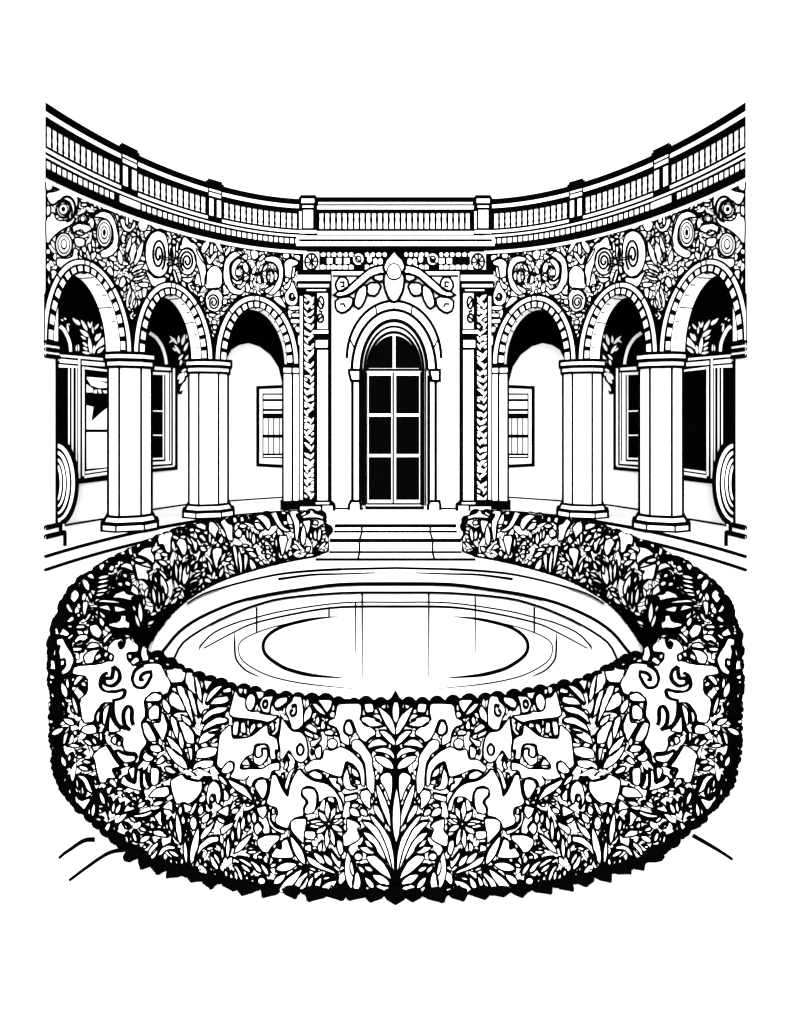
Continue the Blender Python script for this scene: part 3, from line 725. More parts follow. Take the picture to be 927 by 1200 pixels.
    opening = arc(31, 44.5, 434) + [(492.7, 594), (430.7, 594)]
    b.plate(M, opening, -.02, .012, W_)
    b.line(M, [(428, 594.8), (497, 594.8)], 3, .05, o0=-.01); b.line(M, [(430, 590.3), (495, 590.3)], 1.6, .03)
    b.line(M, [(429, 433.5), (495, 433.5)], 2.2, .03); b.line(M, [(460.8, 436), (460.8, 590)], 1.6, .03)
    b.line(M, [(430.2, 436), (430.2, 590)], 1, .03); b.line(M, [(493.4, 436), (493.4, 590)], 2, .03)
    do = b.build('door', t)
    for x0, x1 in ((431.9, 458.8), (464, 491.4)):
        for y0, y1 in ((440, 484.8), (488, 532.2), (535.4, 585.8)):
            b = MB(); b.plate(M, R(x0, y0, x1, y1), .0, .02, G_); b.build('pane', do)
        b = MB(); q = [p for p in arc(29.6, 38.5, 431.6, 40) if (p[0] < 460.4 if x0 < 450 else p[0] > 463.2)]
        q = q + [(460.4, q[-1][1]), (460.4, 431.6)] if x0 < 450 else [(463.2, q[0][1])] + q + [(463.2, 431.6)]
        b.plate(M, q, .0, .02, G_); b.build('pane', do)
build_pavilion()

# ------------------------------------------------------------------ things in the gallery
PALM_A = "320 130 270 80 20|322 128 303 92 12|375 170 330 92 22|385 210 322 162 26|400 320 385 210 24|400 330 392 250 20|395 150 378 105 14|395 150 408 104 12|415 190 410 138 12|425 160 455 120 14|430 240 470 185 26|430 240 445 190 16|418 330 425 270 20|430 300 505 200 24|445 280 512 235 22|445 325 492 285 20|485 178 500 148 18|375 278 340 248 16|375 303 343 284 16|392 328 338 318 16|365 230 328 205 14|297 312 298 268 8|313 312 311 262 10|205 100 190 90 10|225 92 210 78 10|242 178 232 118 12|250 130 240 118 8|505 175 505 155 8|470 140 490 165 10"
ARC_A = "182 138 208 160 235 210 252 260 257 314"
PALM_B = "610 195 578 160 11|615 192 616 158 10|630 200 642 152 14|622 236 598 198 12|638 225 656 188 12|615 262 635 238 10|640 278 656 240 12|628 312 652 298 10|612 345 640 315 20|640 330 655 312 10|617 362 642 330 14|622 395 655 345 15|600 170 575 190 8|650 170 655 150 8|628 262 622 285 10|605 225 590 210 8"
ARC_B = "492 148 520 168 545 205 558 245 564 280"
for s, side in ((-1, 'left'), (1, 'right')):
    B = backwall(s)
    for name, pal, arc_, (ox, oy, sc), lab in (('palm_plant', PALM_A, ARC_A, (40, 360, 6.0), 'pale feathery palm above the big window, in the outermost arch on the %s' % side),
                                             ('palm_plant', PALM_B, ARC_B, (40, 350, 3.635), 'small drooping pale palm fronds beside the window in the middle arch on the %s' % side)):
        T = lambda p: [(ox + x / sc, oy + y / sc) for x, y in p]
        t = thing(name, lab, 'plant', 'palms in the galleries', loc=tuple(B(*T([(400, 330)])[0], .1)))
        b = MB()
        for q in pal.split('|'):
            v = [float(x) for x in q.split()]
            b.plate(B, T(leafpoly(*v)), .052, .075, L_, D_)
        b.build('frond', t)
        b = MB(); b.line(B, T(catmull(arr(arc_), 3)), 3.0, .09, L_, w1=2.6, o0=.05); b.build('stem', t)
    # half-round ribbed screen beside the end pilaster
    Yq = 13.2; M = plane(Yq, s)
    def MM(px, py, off, s=s, Yq=Yq): return Vector((s * (CX - px) / F * Yq, Yq - off, EYE + (HY - py) / F * Yq))
    t = thing('ribbed_screen', 'half round ribbed screen standing by the end pilaster, far %s' % side, 'screen', loc=tuple(MM(66, 619.5, 0)))
    b = MB(); half = lambda rx, ry, n=18: [(66 + rx * math.sin(math.pi * i / n), 566 - ry * math.cos(math.pi * i / n)) for i in range(n + 1)]
    b.plate(MM, half(24, 52), -.1, 0, K_); b.build('disc', t)
    for rx, ry, w in ((20.2, 44, 3.2), (14.5, 36, 2.6), (10, 28, 1.8), (5.6, 21, 1.6)):
        b = MB(); b.line(MM, half(rx, ry), w, .012, L_, w1=w * .5, o0=-.01); b.build('rib', t)
# ------------------------------------------------------------------ the ring hedge
ST = [((0, 3.655), (0, 4.22), .83), ((-.6, 3.69), (-.45, 4.24), .84), ((-1.045, 3.8), (-.82, 4.33), .865), ((-1.385, 3.97), (-1.06, 4.46), .89), ((-1.65, 4.2), (-1.25, 4.62), .91), ((-2.0, 4.55), (-1.5, 4.86), .91),
      ((-2.26, 4.92), (-1.74, 5.17), .905), ((-2.56, 5.5), (-2.05, 5.72), .9), ((-2.9, 6.3), (-2.35, 6.5), .9), ((-3.15, 7.4), (-2.6, 7.6), .88), ((-3.22, 9), (-2.74, 9.15), .85),
      ((-3.16, 10.7), (-2.6, 10.36), .8), ((-2.7, 12.1), (-2.29, 11.15), .76), ((-1.9, 12.85), (-1.78, 11.95), .74), ((-1.16, 13.15), (-1.24, 12.5), .72)]
PROF = [(0, 0), (-.05, .15), (-.06, .35), (-.03, .58), (.04, .78), (.14, .9), (.28, .98), (.45, 1.0), (.62, .97), (.78, .88), (.9, .7), (.98, .45), (1.02, .2), (1.0, 0)]
def cr(a, b, c, d, t): return .5 * (2 * b + (c - a) * t + (2 * a - 5 * b + 4 * c - d) * t * t + (3 * b - a - 3 * c + d) * t ** 3)
def station(u):                                # u 0..1 from the front centre to the left rear end
    x = u * (len(ST) - 1); i = min(int(x), len(ST) - 2); t = x - i
    def g(k):
        if k < 0: (ox, oy), (ix, iy), h = ST[-k]; return (-ox, oy, -ix, iy, h)
        k = min(k, len(ST) - 1); (ox, oy), (ix, iy), h = ST[k]; return (ox, oy, ix, iy, h)
    q = [g(i - 1), g(i), g(i + 1), g(i + 2)]
    return [cr(q[0][j], q[1][j], q[2][j], q[3][j], t) for j in range(5)]
def profile(v):
    x = v * (len(PROF) - 1); i = min(int(x), len(PROF) - 2); t = x - i
    q = [PROF[max(0, min(len(PROF) - 1, i + k))] for k in (-1, 0, 1, 2)]
    return cr(q[0][0], q[1][0], q[2][0], q[3][0], t), max(0, cr(q[0][1], q[1][1], q[2][1], q[3][1], t))
def hpt(u, v, s=-1):
    ox, oy, ix, iy, h = station(u); f, z = profile(v)
    k = 1.0
    if u > .965: k = math.sqrt(max(0, 1 - ((u - .965) / .035) ** 2)); f = .5 + (f - .5) * (.35 + .65 * k); z *= .25 + .75 * k
    x = ox + (ix - ox) * f; y = oy + (iy - oy) * f
    return Vector((x if s < 0 else -x, y, z * h))
NU, NV = 150, 40
hv, hf = [], []
for i in range(-NU, NU + 1):
    for j in range(NV + 1): hv.append(hpt(abs(i) / NU, j / NV, -1 if i <= 0 else 1))
for i in range(2 * NU):
    for j in range(NV): a = i * (NV + 1) + j; hf.append((a, a + 1, a + NV + 2, a + NV + 1))
hf += [tuple(range(NV + 1)), tuple(range(2 * NU * (NV + 1), (2 * NU + 1) * (NV + 1)))]
TREE = BVHTree.FromPolygons(hv, hf)
EYEV = Vector((0, 0, EYE))
_rc = {}
def cast(px, py):                              # where the sight line of a photo pixel meets the hedge
    k = (round(px, 2), round(py, 2))
    if k not in _rc:
        d = Vector(((px - CX) / F, 1, (HY - py) / F)).normalized()
        h, n, *_ = TREE.ray_cast(EYEV, d)
        if h is not None and n.dot(d) > 0: n = -n
        _rc[k] = (h, n)
    return _rc[k]
def hedge_map(poly, mirror):
    """map for one traced outline: its points on the hedge, strays pulled in to the middle of the outline"""
    n = len(poly); cx = sum(p[0] for p in poly) / n; cy = sum(p[1] for p in poly) / n
    hits = sorted(h.y for h in (cast(*p)[0] for p in poly) if h is not None)
    if not hits: return None
    med = hits[len(hits) // 2]; tol = .12 * med + .2
    def M(x, y, off):
        for k in (1, .93, .86, .78, .68, .55, .4, .2, 0):
            h, nn = cast(cx + (x - cx) * k, cy + (y - cy) * k)
            if h is not None and abs(h.y - med) < tol: break
        else:
            best = min((cast(*p) for p in poly if cast(*p)[0] is not None), key=lambda c: abs(c[0].y - med)); h, nn = best
        q = h + nn * off
        return Vector((-q.x, q.y, q.z)) if mirror else q
    return M
OCC = np.zeros((1200, 470), bool)              # hedge area (left half of the photo) already covered by a leaf
def mark(p, grow=1.6):
    x0 = max(0, int(min(q[0] for q in p) - 3)); x1 = min(469, int(max(q[0] for q in p) + 4)); y0 = int(min(q[1] for q in p) - 3); y1 = int(max(q[1] for q in p) + 4)
    if x1 <= x0: return True
    X, Yy = np.meshgrid(np.arange(x0, x1 + 1), np.arange(y0, y1 + 1)); r = np.zeros(X.shape, bool); j = len(p) - 1
    for i in range(len(p)):
        (xi, yi), (xj, yj) = p[i], p[j]
        if yi != yj: r ^= ((yi > Yy) != (yj > Yy)) & (X < (xj - xi) * (Yy - yi) / (yj - yi) + xi)
        j = i
    return (x0, x1, y0, y1, r)
def grown(r, n):
    for _ in range(n):
        q = r.copy(); q[1:] |= r[:-1]; q[:-1] |= r[1:]; q[:, 1:] |= r[:, :-1]; q[:, :-1] |= r[:, 1:]; r = q
    return r
def occupy(p):
    k = mark(p)
    if k is not True: x0, x1, y0, y1, r = k; OCC[y0:y1 + 1, x0:x1 + 1] |= r
INSET = 1.35                                     # ink edge of the leaves, in photo pixels
HT = .026                                      # how far the leaves stand off the foliage mass

def parse(win, txt):
    ox, oy = win; T = lambda p: [(ox + x / Z5, oy + y / Z5) for x, y in p]; out = []
    for t in txt.replace('\n', '|').split('|'):
        t = t.strip()
        if not t: continue
        k = t[0]
        if k in 'LCRSV': v = [float(x) for x in t[1:].split()]
        if k == 'L': out.append(('p', T(leafpoly(*v))))
        elif k == 'C': out.append(('p', T(ell(v[0], v[1], v[2], v[3] if len(v) > 3 else v[2], 10))))
        elif k == 'R': out.append(('r', T(ell(v[0], v[1], v[2], v[3], 14)), v[4]))
        elif k == 'S': out.append(('s', T(catmull(list(zip(v[1::2], v[2::2])), 4)), v[0]))
        elif k == 'K': out.append(('k', T(soften(arr(t[1:])))))
        else: out.append(('p', soften(T(arr(t)), .18)))
    return out
JIT = [0]
def lay(b, shapes, mirror, base=None):
    for sh in shapes:
        p = sh[1]
        if sh[0] == 'p':
            M = hedge_map(p, mirror)
            if M is None: continue
            JIT[0] = (JIT[0] + 1) % 7; h = HT + JIT[0] * .0006
            b.plate(M, p, -.03, h, L_, D_, 7, 6); b.line(M, p, INSET, h + .004, D_, True, 6, o0=HT - .015)
            if not mirror: occupy(p)
        else:
            M = hedge_map(base if base else p, mirror)
            if M is None: continue
            if sh[0] == 's': b.line(M, p, sh[2], HT + .012, D_, False, 5, o0=HT - .004)
            elif sh[0] == 'r': b.line(M, p, sh[2], HT + .012, D_, True, 5, o0=HT - .004)
            else: b.plate(M, p, HT - .004, HT + .012, D_, D_, 7)
WA, WB, WC, WD, WE, WF, WG, WH, WI, WJ = (370, 800), (370, 890), (230, 780), (230, 880), (110, 740), (110, 860), (40, 720), (40, 840), (45, 600), (215, 575)
PLANTS = []                                    # (name, category, label, [(window, traced outlines)], petals?)
def plant(name, cat, label, *parts, part='foliage', petals=None, single=False): PLANTS.append((name, cat, label, parts, part, petals, single))

plant('palm_leaf_fan', 'plant', 'tall fan of long pointed leaves at the front centre of the hedge',
 (WA, """L470 262 471 112 44|L468 322 358 162 46 .06|268 225 300 215 350 228 380 240 345 240 405 262 350 275 300 272 272 250|368 292 410 292 445 320 468 352 470 382 440 365 405 335|305 380 335 346 375 335 415 360 428 376 370 378 312 388|345 396 400 380 440 395 463 425 463 450 430 425 385 410 350 408|342 425 400 430 440 455 460 488 455 505 400 490 360 460
378 545 400 525 430 518 450 540 452 600 440 700 420 640 400 600 382 575|355 578 375 600 410 670 435 740 445 858 420 800 385 720 360 640|338 702 365 705 395 760 412 822 380 790 345 745"""),
 (WB, """L473 475 475 145 48|312 305 350 325 400 385 440 450 460 540 464 665 445 600 420 500 380 410 335 350|272 345 320 350 370 390 400 450 430 530 450 620 455 655 420 570 380 480 330 410 285 365|275 403 325 415 370 460 400 520 418 580 380 545 330 480 290 430|L360 522 285 450 34|L355 527 255 495 40|300 543 350 538 400 580 430 630 450 682 390 650 330 600 305 570|L438 706 330 648 50|L440 735 348 712 40|L443 752 408 765 18|L462 755 455 808 26|L340 632 283 602 30"""), single='both')
plant('daisy_flower', 'flower', 'open daisy with many petals, beside the central fan on the %s',
 (WD, "C783 412 9 9"), part='flower_centre', petals=(WD, (783, 414), "772 276|822 312|862 352|872 385|868 455|818 542|768 558|705 470|664 428|668 398|722 338", 34, 16))
plant('leaf_tuft', 'plant', 'low tuft of arching leaves at the hedge foot, just %s of the central fan',
 (WB, "L212 735 190 518 56|L225 660 214 555 32|L240 748 248 628 50|L245 775 275 730 24|220 795 200 760 140 730 145 718 185 728 215 765|L290 645 250 598 26|C252 550 24 22|L345 732 288 658 36|L335 755 292 712 26"),
 (WD, "L475 670 605 640 52|L488 810 636 663 52|L580 785 665 684 42|L614 826 665 702 38|L650 800 696 702 28|L463 755 537 694 42|L445 660 482 634 24|L700 792 742 708 34|L724 800 836 728 48|L745 728 800 712 20|L790 830 802 758 28|L810 830 836 754 24|L715 680 662 658 20|L648 650 558 474 48|650 590 690 605 750 650 810 675 840 705 790 690 720 665 670 640|L762 642 692 570 38|L805 657 750 583 36|787 560 815 590 840 625 856 610 850 672 825 650 800 610"))
plant('scroll_vine', 'vine', 'broad white scroll shape with coiled tendrils, between the central fan and the %s fern',
 (WC, """500 312 545 370 570 395 620 400 650 430 662 490 660 540 625 570 590 555 560 505 545 500 520 545 500 550 500 490 490 440 500 380 505 330|430 360 460 340 495 318 496 345 488 395 465 418 435 405
145 460 152 405 215 350 225 430 260 430 330 425 380 385 425 352 432 412 470 428 487 445 492 500 470 495 480 545 445 550 440 490 425 460 355 462 345 520 310 530 275 570 270 600 335 600 400 600 445 570 500 560 498 610 455 610 440 660 390 645 350 665 335 710 300 680 325 635 300 665 250 660 210 645 235 610 240 565 210 550 165 600 135 580 140 520
200 300 215 240 225 170 255 210 290 215 300 270 330 290 370 285 385 300 440 308 495 315 430 350 390 338 330 330 230 320|360 470 425 465 432 535 390 585 350 565 345 525|R618 495 20 28 2.2|S1.8 385 470 362 480 358 520 375 538 400 520 398 490 425 488|S1.8 445 365 450 400 470 385 465 355 480 350"""))
plant('bud_cluster', 'plant', 'round buds and small coiled blooms along the hedge top, %s of the central fan',
 (WC, """L262 202 255 132 30|L290 207 278 148 22|C322 240 28 46|335 175 395 180 395 215 365 230 350 195|L398 182 432 182 18|372 245 395 210 455 205 440 250 435 300 390 290|R408 255 14 18 1.8|455 250 480 220 535 212 535 245 500 270 470 275|530 195 552 195 550 225 535 220|565 220 585 195 615 215 630 270 635 360 610 385 570 390 550 330 525 290 535 260 560 240|S2 560 270 585 265 590 300 570 318 556 300 570 285|635 300 665 260 685 290 675 330 635 355|640 375 670 350 715 385 710 410 680 395|630 385 690 410 695 435 650 420|670 250 710 250 760 300 760 320 720 300|705 230 800 228 795 270 770 305 740 270|785 305 800 290 818 300 812 330 785 320|705 330 720 312 730 340 718 370 700 350|735 355 745 335 765 370 755 390 735 390|755 395 790 385 812 400 805 420 760 415|815 405 830 400 835 420 818 420|C802 463 30 28|672 450 720 440 735 412 738 440 705 475 680 480|705 490 740 470 738 540 710 540 700 510|680 490 690 500 688 525 678 515
228 340 265 335 255 420 225 415|270 345 295 340 305 405 270 400|305 335 320 330 320 360 308 370|330 360 355 345 360 375 330 410 322 395|365 350 395 350 398 375 365 375"""))
plant('curling_leaf', 'plant', 'wide lobed white leaf with a hooked notch, just above the %s daisy',
 (WD, """420 290 440 240 448 170 455 130 480 130 500 180 525 230 548 258 556 200 580 140 612 95 640 130 690 165 770 180 820 220 862 290 868 338 845 340 830 275 818 258 770 258 725 295 722 240 700 205 660 195 628 212 622 250 655 285 635 320 640 365 590 375 560 400 548 440 510 430 478 412 472 380 490 355 482 318 445 310
628 215 660 205 700 212 715 245 712 300 700 345 660 358 642 350 645 320 668 285 632 248|365 320 375 318 420 305 430 340 405 385 380 360|430 345 445 335 445 395 475 435 535 450 522 474 470 450 440 420 430 380|452 325 470 322 472 355 455 360|350 425 375 400 405 440 370 480 355 460|370 500 420 475 500 475 500 500 455 540 430 580 395 570 370 530|450 590 480 545 510 560 510 510 545 495 560 540 585 605 520 610 455 605|560 400 590 380 655 378 652 420 640 480 640 530 600 490 565 450|640 450 700 450 715 470 695 505 645 495|640 540 680 525 685 575 645 565|715 540 745 507 745 570 725 575|830 492 865 520 875 560 850 600 830 550"""))
plant('stem_vine', 'vine', 'curved white stem with an eye like opening, hugging the central fan on its %s',
 (WA, """125 155 190 150 265 150 270 200 258 240 350 290 355 315 310 340 295 360 260 335 240 300 225 260 210 236 180 238 165 270 166 305 200 328 200 380 150 355 140 300 120 275 75 260 80 240 115 225|172 272 184 246 205 246 222 290 220 312 198 318 176 300|215 345 260 340 310 400 335 440 335 480 350 545 345 640 325 640 300 600 298 540 290 470 260 420 215 390|280 155 335 150 345 200 295 205|L415 150 432 195 14
188 490 200 540 210 595 255 612 210 622 180 615 163 585 165 540|212 490 245 510 262 550 230 545 212 520|235 555 265 570 262 590 235 590|L208 540 212 580 12|170 655 250 638 248 670 175 692|262 640 275 620 310 618 330 640 320 680 328 735 290 705 268 675|L210 708 262 705 28|L200 726 264 772 46|L264 728 306 770 36|L336 655 346 685 14"""),
 (WB, "185 330 205 335 245 350 270 380 245 390 265 440 250 460 190 490 165 490 165 450 160 430 190 400 185 370|130 450 160 460 170 530 145 545 128 500"),
 (WC, "638 590 690 548 745 548 756 490 800 503 850 476 895 497 945 530 978 568 992 620 992 700 972 695 962 620 932 580 882 556 870 600 857 650 800 635 725 602 690 605 655 622|160 610 195 560 230 560 235 600 205 625 175 625|275 570 310 537 332 580 290 580|520 600 540 540 550 580 535 605|525 700 550 620 600 578 565 640 550 700 540 725|505 630 525 630 522 680|660 630 700 608 745 630 745 660 700 655|775 645 835 650 825 680 850 690 855 735 810 700|355 690 375 660 420 655 432 700 420 750 400 775 360 710|350 720 365 730 355 740|365 755 385 785 365 780"))
plant('fern_tuft', 'plant', 'dense tuft of short curved fronds between the %s daisy and the %s heart shaped leaf',
 (WD, """155 435 240 395 225 430 165 480|L235 582 342 468 38|240 605 290 608 340 640 362 672 320 655 270 622|L400 690 325 614 32|L438 705 388 630 28|L335 690 268 638 26|225 645 260 655 285 700 290 755 265 720 250 680|L252 736 243 668 22|L311 765 311 700 26|C395 735 24 22|L345 750 342 718 18|L194 712 190 668 22|L226 737 215 688 22|L370 600 406 606 24|L308 576 378 570 22|L308 555 362 550 14|L335 525 352 515 20
L264 512 266 378 24|L284 452 296 362 26|L326 412 318 348 24|L354 412 350 338 30|L235 522 230 438 28|L298 450 328 440 22|140 340 210 300 205 375 140 345|135 365 190 390 180 410 150 400|L220 350 268 322 32|L240 300 278 293 16|L240 280 282 275 14|L303 300 332 308 20|195 150 240 170 300 200 340 260 365 320 330 270 260 230 215 190|L145 135 205 197 26|75 260 90 190 120 160 155 190 165 250 150 300 135 290 130 240 105 240 95 280 105 330 85 300|L104 250 116 288 24|175 205 210 245 205 275 175 285|L222 243 264 246 18|L60 165 70 192 16"""))
plant('grass_tuft', 'plant', 'tall upright blades at the hedge foot beneath the heart shaped leaf on the %s',
 (WF, """L530 632 508 438 36|L565 742 554 592 26|L590 745 637 520 44|605 758 612 690 640 630 690 588 750 582 750 615 700 625 650 660 620 710|L640 607 728 492 36|L676 532 722 478 22|L652 508 698 450 38|C605 508 22 40|L640 462 654 402 36|L548 518 545 460 26|L525 464 530 405 26|610 392 630 388 610 440 585 468 580 450|L480 557 470 478 24|L455 552 450 498 16|L510 607 490 538 18|L568 570 565 530 14|L575 622 578 568 14
L745 778 698 688 34|L755 747 720 672 28|L772 717 770 636 20|L800 712 806 576 26|L783 652 786 598 18|L825 622 830 536 30|L678 658 728 644 20|C672 745 12 14|C706 770 8 12|C728 797 8 10|L645 742 640 698 16
395 695 420 650 460 630 500 638 505 655 450 660 420 690|L344 692 407 612 36|L358 716 407 636 30|L525 700 455 665 26|L460 742 450 713 14|L475 737 475 708 20|L512 747 500 708 16|370 550 420 545 465 590 410 585 375 575|L294 614 362 578 34|L294 534 342 552 26|L308 646 338 640 20|L226 627 214 568 20|L246 617 240 573 16|L276 617 255 553 26"""))
plant('heart_leaf', 'plant', 'large plain heart shaped leaf low in the hedge on the %s',
 (WF, "470 265 500 245 540 225 560 255 625 270 655 265 655 320 620 370 575 400 550 385 515 400 500 390 480 330"), part='blade')
plant('starburst_flower', 'flower', 'dark centred starburst of thin petals at the lower %s bend of the hedge',
 (WF, """L130 500 84 572 30|L148 520 146 562 16|L85 522 48 526 24|L75 488 33 480 20|L78 446 54 428 22|L118 432 114 366 16|L140 452 152 382 24|L158 457 192 392 28|195 450 230 390 235 415 265 415 265 430 220 445|L280 420 332 385 28|245 465 310 455 370 435 365 455 320 475 270 478|L276 502 233 468 22|L298 494 344 506 14|L232 542 198 508 16|365 500 390 530 360 540 355 515|375 470 410 440 420 440 420 500 435 530 405 520 390 490|65 320 90 340 100 410 75 390 60 350|100 310 145 295 125 345 105 340|L158 315 208 312 22|L193 345 218 350 18|L238 338 262 358 22|L292 350 283 372 20|L58 397 45 338 20|340 360 380 310 460 295 468 340 440 360 390 362|L365 405 437 384 26|425 415 470 375 485 390 488 455 470 430 430 425|435 185 470 185 510 215 490 228 450 215|L424 235 462 230 14|L424 262 457 254 14|385 160 420 120 445 145 415 170 390 172|L445 153 478 166 14"""), part='petals')
plant('star_leaf', 'plant', 'jagged white star shaped leaf beside upright strips, low on the %s of the hedge',
 (WF, "20 120 60 80 105 60 130 100 160 150 190 185 135 195 165 255 110 250 105 275 65 280 45 210 35 150|185 275 205 230 230 265 275 285 280 210 300 195 300 290 315 325 250 310 200 290|225 200 270 180 262 255 245 255|312 215 330 225 340 290 355 295 335 318 310 290|L334 228 342 282 14|355 185 410 195 405 285 360 295|L160 210 172 232 16|155 90 180 100 220 120 270 120 275 150 240 165 200 160 170 130|310 130 330 95 350 115 380 130 370 150 330 155|350 65 405 60 425 95 395 105 355 95"))
plant('fern_plant', 'fern', 'tall fern with two ranks of broad leaflets reaching the hedge top, front %s',
 (WE, """662 450 680 385 720 350 765 345 715 400|750 375 800 355 810 390 765 392|685 450 720 410 795 405 800 440 740 450|640 555 660 495 720 460 805 460 770 490 700 505|640 605 670 550 740 510 795 520 795 545 720 560 660 590|625 665 645 610 700 580 760 572 740 590 680 600 740 605 690 640|L650 500 680 470 18|L703 652 748 630 20|615 740 625 690 680 675 745 680 735 720 680 740|595 810 610 770 650 750 725 750 715 785 660 800 640 785
L642 432 585 272 32|635 280 655 320 700 290 718 300 680 345 665 380 650 350|540 250 575 270 600 340 612 400 570 370 535 320|485 340 530 340 580 440 610 570 560 480|550 365 580 370 610 430 628 520 600 490 570 410|455 400 475 370 520 400 560 480 520 475 460 440|L466 492 420 408 40|L590 562 528 498 34|510 530 560 545 605 600 610 660 560 655 535 590|465 500 500 520 520 580 515 650 490 600 470 540|L542 692 522 580 32|L546 728 444 610 42|L575 802 438 664 54|570 675 600 680 600 740 590 770 575 700|420 250 470 245 475 215 500 215 510 250 540 250 530 325 470 330 440 300|415 205 435 205 445 235 420 230
320 410 360 370 415 375 415 420 330 425|340 470 370 440 405 450 405 520 370 520 385 530 345 520|305 540 340 530 400 640 350 645 320 600|365 540 412 540 415 482 430 490 460 560 430 650 390 580"""))
plant('tendril_vine', 'vine', 'large plain white vine mass with coiled tendrils filling the %s shoulder of the hedge',
 (WG, """245 350 260 310 400 305 450 290 480 290 480 260 440 240 445 200 480 165 505 150 510 120 555 105 570 150 610 215 610 250 550 250 560 290 600 325 690 310 745 315 770 370 815 430 800 480 770 490 720 470 665 510 680 600 650 640 670 710 690 750 650 800 640 865 605 865 635 830 620 805 560 800 545 760 550 720 500 690 470 705 460 640 470 570 490 520 430 520 385 580 380 630 310 635 290 500 340 460 335 370 260 360
S2.4 455 355 425 375 415 420 440 455 500 462 555 455 548 495 490 512|S3 485 325 520 355 522 400 485 430 442 420 440 388 480 385 485 325|S2.2 650 325 610 350 598 400 620 440 665 445 695 400 695 365 655 372 640 400 660 405|S3.2 490 520 495 590 525 650 592 675|S2.8 592 675 560 640 555 580 578 545 600 562 602 620 612 650|S2.8 480 170 510 160 527 190 515 222 500 202 515 192"""))
plant('corner_tuft', 'plant', 'dark spiky grass tuft on the outer %s hedge edge, below the coiled bud',
 (WG, """L220 492 188 396 40|L228 442 220 366 24|L287 592 250 466 26|L210 542 190 503 18|L265 582 240 538 16|L162 492 160 422 14|L178 572 175 528 10|L146 492 120 448 20|L136 547 98 508 24|L115 552 142 556 14|L93 625 152 625 24|L267 642 193 608 36|L124 702 208 662 34|195 765 200 700 235 680 215 750|C270 690 14 14|L98 730 142 742 22|L118 792 152 768 16|L232 762 308 766 24|310 730 350 730 380 770 340 760|L368 718 398 762 24|410 690 430 690 430 740 412 735|L134 882 146 818 24|L216 887 190 818 36|L234 857 242 808 22|L278 830 318 826 22|L308 855 368 862 24|L288 880 358 908 32|L278 797 322 788 18|L108 820 122 830 16|L128 662 157 664 14|L193 580 222 584 12
300 680 320 650 380 640 400 665 395 695 340 700|480 740 495 710 520 720 510 765|L518 768 536 738 26|505 790 560 820 630 825 615 855 560 865 525 830|390 590 420 545 408 640 392 625|430 640 430 560 475 520 460 590 445 650|465 690 470 580 500 640 540 680 490 690"""),
 (WH, "L354 302 284 282 28|270 325 340 340 385 445 340 420 320 370|L286 417 274 338 18|L316 457 308 378 18|265 430 300 480 370 460 320 535 270 520|L204 452 216 398 24|L238 457 238 398 20|L370 572 386 485 28|L350 572 357 506 18|L148 332 182 325 22|C201 320 7 8|L204 372 217 338 16|L216 292 186 216 34|L134 278 146 216 24|L396 387 384 348 18|L446 512 410 416 36|L416 502 396 428 20|445 400 495 395 470 450 450 430|L508 415 558 410 22"))
plant('coiled_bud', 'flower', 'thick rounded bud leaf with an open loop at the outer %s hedge edge',
 (WG, """120 55 170 70 235 125 215 145 170 125 100 115|255 100 270 78 310 85 312 105|330 90 370 80 405 130 390 170 350 150 335 120|425 80 480 65 490 15 520 15 520 50 540 55 540 90 490 110 440 100|150 150 190 145 210 190 245 240 260 280 235 340 195 360 180 340 210 310 205 265 175 270 165 220 175 190 155 185|178 275 205 272 205 300 180 310|105 200 135 185 155 210 150 250 120 235|95 320 100 265 125 250 150 280 155 330 120 320|105 380 120 350 150 365 150 380|L103 392 142 400 20|105 140 135 145 130 165 110 150|L212 158 258 126 20|250 170 280 135 325 140 330 165 270 190|250 195 290 165 310 190 280 200|245 205 305 210 300 230 250 230|320 215 345 185 385 190 405 215 330 220|310 260 340 230 420 220 385 245 370 300 325 305|375 265 405 245 415 270 385 290|425 240 450 245 445 270 425 265|L458 252 472 292 22|410 170 440 135 465 135 440 170 415 205|555 255 580 260 580 290 560 285|575 300 610 270 630 300 590 325|625 210 645 195 660 250 680 300 640 305 625 260|L708 278 728 302 24|255 400 280 365 320 370 290 400 260 430|315 425 330 430 325 455|L290 425 302 447 12"""))
plant('rose_bush', 'rose bush', 'rose with ringed petals among fern fronds on the %s arm of the hedge',
 (WI, """570 235 585 190 605 185 600 215|530 210 550 215 548 270 528 270|635 190 650 155 678 150 665 190|565 265 610 225 665 215 650 240 670 270 665 315 620 280|L550 290 618 300 26|550 310 600 325 650 335 650 345 620 355 635 375 630 410 600 400 565 405|L445 292 435 238 24|480 245 505 240 515 265 485 270|L478 292 542 292 12|L383 250 408 245 12|360 300 385 290 395 330 370 370 360 340|L400 290 413 322 20|410 345 425 325 445 335 430 365 410 360|L308 340 352 368 24|L345 310 352 337 14
455 350 500 310 540 320 545 365 530 355 490 340|445 370 460 410 440 420|C495 388 32 30|R495 388 18 17 2|490 420 510 415 530 430 515 450 490 440|L343 412 418 390 24|L338 436 418 414 22|L333 467 412 440 22|L333 492 408 470 24|L328 514 388 494 22|L413 465 442 460 16|415 525 440 490 490 470 500 490 555 495 530 510 530 530 470 520|330 555 360 535 440 535 490 550 420 555|335 580 400 560 420 605 380 595|425 565 500 575 490 590 435 610|535 430 570 460 575 500 545 490 520 475"""))
